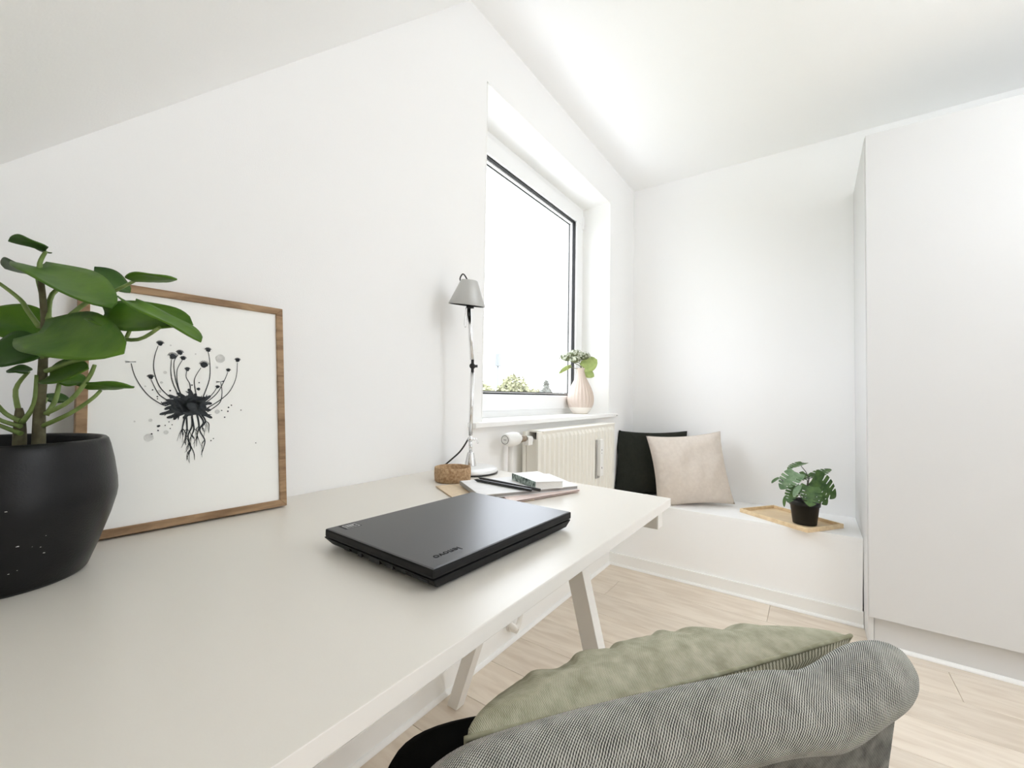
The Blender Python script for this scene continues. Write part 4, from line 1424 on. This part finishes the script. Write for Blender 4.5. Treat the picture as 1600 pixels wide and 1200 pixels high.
def monstera_leaf(B, T, W, width, seed):
    """heart-shaped blade with slits to the midrib and holes between"""
    B, T, W = Vector(B), Vector(T), Vector(W).normalized()
    A = T - B
    L = A.length
    A.normalize()
    W = (W - A * W.dot(A)).normalized()
    N = A.cross(W)
    if N.z < 0:
        N = -N
    rnd = random.Random(seed)
    slits = [.30, .46, .62, .76]

    def hw(t):
        return width * .5 * max(0.0, math.sin(PI * min(1.0, .10 + .90 * t) ** .72)) ** .62

    bm = nb()

    def pt(t, s, n=0.0):
        h = hw(t)
        back = -.16 * L * (1 - t) ** 3 * abs(s) ** 2
        fwd = .12 * L * abs(s) * (1 - t)
        p = B + A * (L * t + back + fwd * .6) + W * (h * s)
        return p + N * (.16 * h * abs(s) ** 1.5 - .10 * L * t * t - .05 * h * s * s + n)
    lobes = [(0.0, .30)] + [(a + .022, b) for a, b in zip(slits, slits[1:] + [1.0])]
    lobes = [(0.0, slits[0] - .008)] + [(slits[i] + .020, (slits[i + 1] if i + 1 < len(slits) else 1.0) - (.0 if i + 1 == len(slits) else .008)) for i in range(len(slits))]
    full = [0.0, .34, 1.0]
    th = .0007
    for sg in (1, -1):
        # inner strip beside the midrib is unbroken
        n = 14
        for k in range(n):
            t0, t1 = k / n, (k + 1) / n
            vs = [bm.verts.new(pt(t0, 0)), bm.verts.new(pt(t1, 0)), bm.verts.new(pt(t1, sg * .36)), bm.verts.new(pt(t0, sg * .36))]
            try:
                bm.faces.new(vs)
            except ValueError:
                pass
        for (a, b) in lobes:
            m_ = 4
            for i in range(m_):
                for j in range(3):
                    s0, s1 = .36 + .64 * j / 3, .36 + .64 * (j + 1) / 3
                    def tt(i_, s):
                        c_ = (a + b) / 2
                        x = a + (b - a) * i_ / m_
                        k_ = 1 - .22 * ((s - .36) / .64) ** 2
                        return c_ + (x - c_) * k_
                    q = [pt(tt(i, s0), sg * s0), pt(tt(i + 1, s0), sg * s0), pt(tt(i + 1, s1), sg * s1), pt(tt(i, s1), sg * s1)]
                    bm.faces.new([bm.verts.new(x) for x in q])
    bmesh.ops.remove_doubles(bm, verts=bm.verts, dist=1e-5)
    bmesh.ops.recalc_face_normals(bm, faces=bm.faces)
    bmesh.ops.solidify(bm, geom=bm.faces, thickness=th)
    return bm


MP = Vector((.965, 2.512, ZBN + .0060))
mon = thing('small_potted_plant', 'small monstera with slit leaves in a plain black pot on the tray', 'plant', MP)
bm = nb()
lathe(bm, [(0, .0003), (.0475, .0003), (.0490, .002), (.0595, .088), (.0635, .0885), (.0655, .110), (.0645, .1115), (.0615, .111), (.0600, .095), (0, .092)], MP, 40)
obj('pot', bm, M['plasticpot'], mon)
bm = nb()
lathe(bm, [(.0595, .0955), (.03, .099), (0, .098)], MP, 20, caps=False)
obj('soil', bm, M['soil'], mon)
for i, (B, T, W, wd, ps) in enumerate(MLEAVES):
    if i in (8, 9, 10):
        bm = leaf_mesh(B, T, W, wd, fold=.2, droop=.08, thick=.0007)
        lf = obj('leaf', bm, M['monsterapale'] if i == 10 else M['monstera'], mon, True)
    else:
        lf = obj('leaf', monstera_leaf(B, T, W, wd, i), M['monsterapale'] if i == 4 else M['monstera'], mon)
    bm = nb()
    p0 = Vector((MP.x + .012 * math.cos(i * 2.4), MP.y + .012 * math.sin(i * 2.4), MP.z + .097))
    tube(bm, [tuple(p0)] + [tuple(Vector(q)) for q in ps[1:-1]] + [tuple(B)], (.0022, .0014), 6)
    obj('leaf_stalk', bm, M['twig'], lf)

# ================================================================== armchair
# plan directions: e along the back, f the way the sitter faces
E_ = Vector((math.cos(.8174), math.sin(.8174), 0))
F_d = Vector((-E_.y, E_.x, 0))
BACKC = Vector((.9082, .4588, 0))          # middle of the back, in plan
chair = thing('armchair', 'grey and white tweed armchair with a wide curved back band pulled up to the desk', 'chair', BACKC + F_d * .22)


def band_pt(s):
    """centre line of the back band; s from -1 (far from the window) to +1"""
    c = BACKC + E_ * (.282 * s) + F_d * ((.025 if s > 0 else -.0265) * abs(s) ** 2.2)
    return c


def band_grid():
    bm = nb()
    uvl = bm.loops.layers.uv.new('UVMap')
    n, m_ = 60, 28
    rings = []
    for i in range(n + 1):
        s = -1 + 2 * i / n
        c = band_pt(s)
        d = (band_pt(s + .01) - band_pt(s - .01)).normalized()
        nrm = Vector((d.y, -d.x, 0))          # outwards, away from the sitter
        if nrm.dot(F_d) > 0:
            nrm = -nrm
        k = max(.03, max(0.0, 1 - max(0.0, (abs(s) - .72) / .28) ** 2.4) ** .5)
        hh = .036 * (.10 + .90 * k)
        tt = .0255 * (.22 + .78 * k)
        zc = .6595 + .0158 * s - .013 * math.exp(-((s - .52) / .17) ** 2)
        leanv = UPV * .838 - nrm * .545
        thk = nrm * .838 + UPV * .545
        ring = []
        for j in range(m_):
            a = 2 * PI * j / m_
            ca, sa = math.cos(a), math.sin(a)
            sq = lambda x, p: math.copysign(abs(x) ** p, x)
            p = c + UPV * zc + leanv * (hh * sq(sa, .8)) + thk * (tt * sq(ca, .75))
            ring.append(bm.verts.new(p))
        rings.append(ring)
    for i in range(n):
        for j in range(m_):
            f = bm.faces.new((rings[i][j], rings[i][(j + 1) % m_], rings[i + 1][(j + 1) % m_], rings[i + 1][j]))
            f.smooth = True
            for lp, (ii, jj) in zip(f.loops, ((i, j), (i, j + 1), (i + 1, j + 1), (i + 1, j))):
                lp[uvl].uv = (ii / n * .65, jj / m_ * .26)
    f = bm.faces.new(rings[0][::-1])
    f = bm.faces.new(rings[-1])
    return bm


band = obj('back_band', band_grid(), M['tweed'], chair, True)
# lower back: a curved upholstered wall from the seat up under the band
bm = nb()
uvl = bm.loops.layers.uv.new('UVMap')
n, m_ = 30, 10
fr_, bk_ = [], []
for i in range(n + 1):
    s = -.90 + 1.80 * i / n
    A_, B_ = [], []
    d = (band_pt(s + .01) - band_pt(s - .01)).normalized()
    nrm = Vector((d.y, -d.x, 0))
    if nrm.dot(F_d) > 0:
        nrm = -nrm
    for j in range(m_ + 1):
        t = j / m_
        z = .400 + .245 * t
        p = band_pt(s * (.93 + .07 * t)) + UPV * z - nrm * (.012 + .020 * (1 - t))
        A_.append(bm.verts.new(p + nrm * .020))
        B_.append(bm.verts.new(p - nrm * .010))
    fr_.append(A_)
    bk_.append(B_)
for i in range(n):
    for j in range(m_):
        for G in (fr_, bk_):
            f = bm.faces.new((G[i][j], G[i + 1][j], G[i + 1][j + 1], G[i][j + 1]))
            f.smooth = True
            for lp, (ii, jj) in zip(f.loops, ((i, j), (i + 1, j), (i + 1, j + 1), (i, j + 1))):
                lp[uvl].uv = (ii / n * .55, jj / m_ * .225)
    for j in (0, m_):
        bm.faces.new((fr_[i][j], fr_[i + 1][j], bk_[i + 1][j], bk_[i][j]))
for i in (0, n):
    for j in range(m_):
        bm.faces.new((fr_[i][j], fr_[i][j + 1], bk_[i][j + 1], bk_[i][j]))
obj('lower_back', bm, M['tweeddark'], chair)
# seat: rounded black shell
SC = BACKC + F_d * .150 - E_ * .020


def seat_outline(k=1.0):
    out = []
    a_, b_ = .305 * k, .200 * k
    for q in range(48):
        a = 2 * PI * q / 48
        ca, sa = math.cos(a), math.sin(a)
        sq = lambda x, p: math.copysign(abs(x) ** p, x)
        out.append(SC + E_ * (a_ * sq(ca, .42)) + F_d * (b_ * sq(sa, .42)))
    return out


bm = nb()
prev = None
for k, z in ((.90, .402), (.98, .407), (1.0, .420), (1.0, .435), (.985, .444), (.94, .448)):
    ring = [bm.verts.new(p + UPV * z) for p in seat_outline(k)]
    if prev:
        for q in range(48):
            f = bm.faces.new((prev[q], prev[(q + 1) % 48], ring[(q + 1) % 48], ring[q]))
            f.smooth = True
    else:
        bm.faces.new(ring[::-1])
    prev = ring
bm.faces.new(prev)
obj('seat', bm, M['seatcloth'], chair)
for a, b_ in ((1, 1), (1, -1), (-1, 1), (-1, -1)):
    bm = nb()
    p0 = SC + E_ * .17 * a + F_d * .16 * b_ + UPV * .404
    p1 = SC + E_ * .235 * a + F_d * .215 * b_ + UPV * .0006
    tube(bm, [tuple(p0), tuple(p1)], (.014, .009), 12, smooth=1)
    obj('leg', bm, M['black'], chair)

# cushion standing on the seat against the back band
cush = thing('chair_cushion', 'sage green wool cushion propped against the armchair back', 'cushion', BACKC + F_d * .14 + UPV * .450)
bm, rim = pillow_grid(.520, .240, .225, 110, 50, pinch=.05, seed=3, wr=.008, backk=.32, folds=((-.70, .10, .007), (-.46, .14, .009), (-.22, .10, .012), (.02, .16, .008), (.22, .05, .013), (.50, .12, .008), (.70, -.06, .009)))
ang = math.atan2(-E_.y, -E_.x)
Xc = Vector((math.cos(.965), math.sin(.965), 0))
Fc = Vector((-Xc.y, Xc.x, 0))
lean = .38
zax = (UPV * math.cos(lean) - Fc * math.sin(lean)).normalized()
yax = zax.cross(Xc).normalized()
if yax.dot(Fc) > 0:
    yax = -yax
CC = BACKC + F_d * .138 + E_ * .012 + UPV * .450
Mx = Matrix.Translation(CC) @ Matrix((Xc, yax, zax)).transposed().to_4x4() @ Matrix.Translation((0, 0, .120))
place(bm, Mx)
for v in bm.verts:
    v.co.z = max(v.co.z, .4495)
front = obj('cover', bm, [M['greencloth'], M['cushback']], cush, True)
b = nb()
R_ = [Mx @ p for p in rim[::2]]
for p in R_:
    p.z = max(p.z, .4520)
tube(b, R_ + [R_[0]], .0026, 8, smooth=1)
obj('piping', b, M['greencloth'], cush)

# ================================================================== outside
GZ = -6.0
bm = nb()
box(bm, -160, RV - 6, -60, 160, GZ - .2, GZ)
gr = obj('lawn', bm, M['lawn'])
tag(gr, 'strip of pale grass far below the window', 'lawn', kind='structure')


def crown(bm, c, rx, rz, n, s, rnd, cone=False):
    for k in range(n):
        if cone:
            t = rnd.random() ** 1.4
            a = rnd.uniform(0, 2 * PI)
            q = rx * (1 - t) ** .75 * rnd.uniform(.55, 1.0) * (.75 + .25 * math.sin(t * 40))
            p = Vector((c[0] + q * math.cos(a), c[1] + q * math.sin(a), c[2] + rz * t))
        else:
            d = Vector((rnd.gauss(0, 1), rnd.gauss(0, 1), rnd.gauss(0, 1))).normalized() * rnd.uniform(.62, 1.0)
            d *= 1 + .25 * noise.noise(d * 2.2 + Vector((c[0], c[1], 0)))
            p = Vector((c[0] + d.x * rx, c[1] + d.y * rx, c[2] + d.z * rz))
        a = Vector((rnd.gauss(0, 1), rnd.gauss(0, 1), rnd.gauss(0, 1))).normalized()
        b_ = a.orthogonal().normalized()
        q = s * rnd.uniform(.6, 1.3)
        vs = [bm.verts.new(p + a * q), bm.verts.new(p + b_ * q * .7), bm.verts.new(p - a * q), bm.verts.new(p - b_ * q * .7)]
        bm.faces.new(vs)


def tree(name, label, x, y, top, rx, m, seed, cone=False, n=2600, s=.32, low=None):
    rnd = random.Random(seed)
    t = thing(name, label, 'tree', (x, y, GZ))
    bm = nb()
    H_ = top - GZ
    zc = top - (H_ * .42 if not cone else 0)
    if cone:
        crown(bm, (x, y, GZ + .8), rx, H_ - .8, n, s, rnd, True)
    else:
        crown(bm, (x, y, zc), rx, H_ * .42, n, s, rnd)
        for k in range(5):
            a = rnd.uniform(0, 2 * PI)
            crown(bm, (x + rx * .6 * math.cos(a), y + rx * .6 * math.sin(a), zc + rnd.uniform(-.2, .15) * H_), rx * .55, H_ * .22, n // 6, s, rnd)
    o = obj('crown', bm, m, t, recalc=False)
    o['kind'] = 'stuff'
    bm = nb()
    tube(bm, [(x, y, GZ), (x + .1, y, GZ + H_ * .5), (x, y + .1, GZ + H_ * .8)], (.28, .08), 8)
    obj('trunk', bm, M['trunk'], t)


def far(x, y, z, k):
    """a spot k times as far out along the same line from the window"""
    return CAM.x + (x - CAM.x) * k, CAM.y + (y - CAM.y) * k, CAM.z + (z - CAM.z) * k


for nm_, lb_, p_, k_, rx_, m_, sd_, cone_ in (
        ('round_tree', 'pale round-crowned tree beyond the window, taller than the hedge', (-33.4, 49.1, 4.2), 1.0, 2.6, 'foliage_y', 1, False),
        ('bushy_tree', 'low pale yellow bushy tree seen just past the desk lamp', (-36.9, 46.6, 2.7), .82, 2.4, 'foliage_y', 2, False),
        ('spreading_tree', 'low spreading yellow tree between the round tree and the conifer', (-31.2, 50.7, 2.0), 1.35, 3.2, 'foliage_y', 3, False),
        ('conifer', 'grey green conifer with a pointed top beyond the window', (-29.7, 51.8, 3.1), .84, 3.4, 'foliage_g', 4, True)):
    X_, Y_, Z_ = far(*p_, k_)
    tree(nm_, lb_, X_, Y_, Z_, rx_ * k_, M[m_], sd_, cone_, 2600, .26)
mast = thing('mast', 'faint thin tower on the horizon beyond the pale trees', 'tower', (-78, 104, GZ))
bm = nb()
tube(bm, [(-78, 104, GZ), (-78, 104, 10.5)], (.6, .35), 10, smooth=1)
obj('shaft', bm, M['mast'], mast)
bm = nb()
box(bm, -78.7, -77.3, 103.3, 104.7, 10.0, 14.0, .2)
obj('tower_head', bm, M['mast'], mast)


settle_done = False
bpy.context.view_layer.update()
# parts were written in world coordinates: cancel each Empty's own placement, outer level first
for o in list(COL.objects):
    if o.parent is not None and o.parent.parent is None and o.parent.type == 'EMPTY':
        o.matrix_parent_inverse = o.parent.matrix_world.inverted()
bpy.context.view_layer.update()
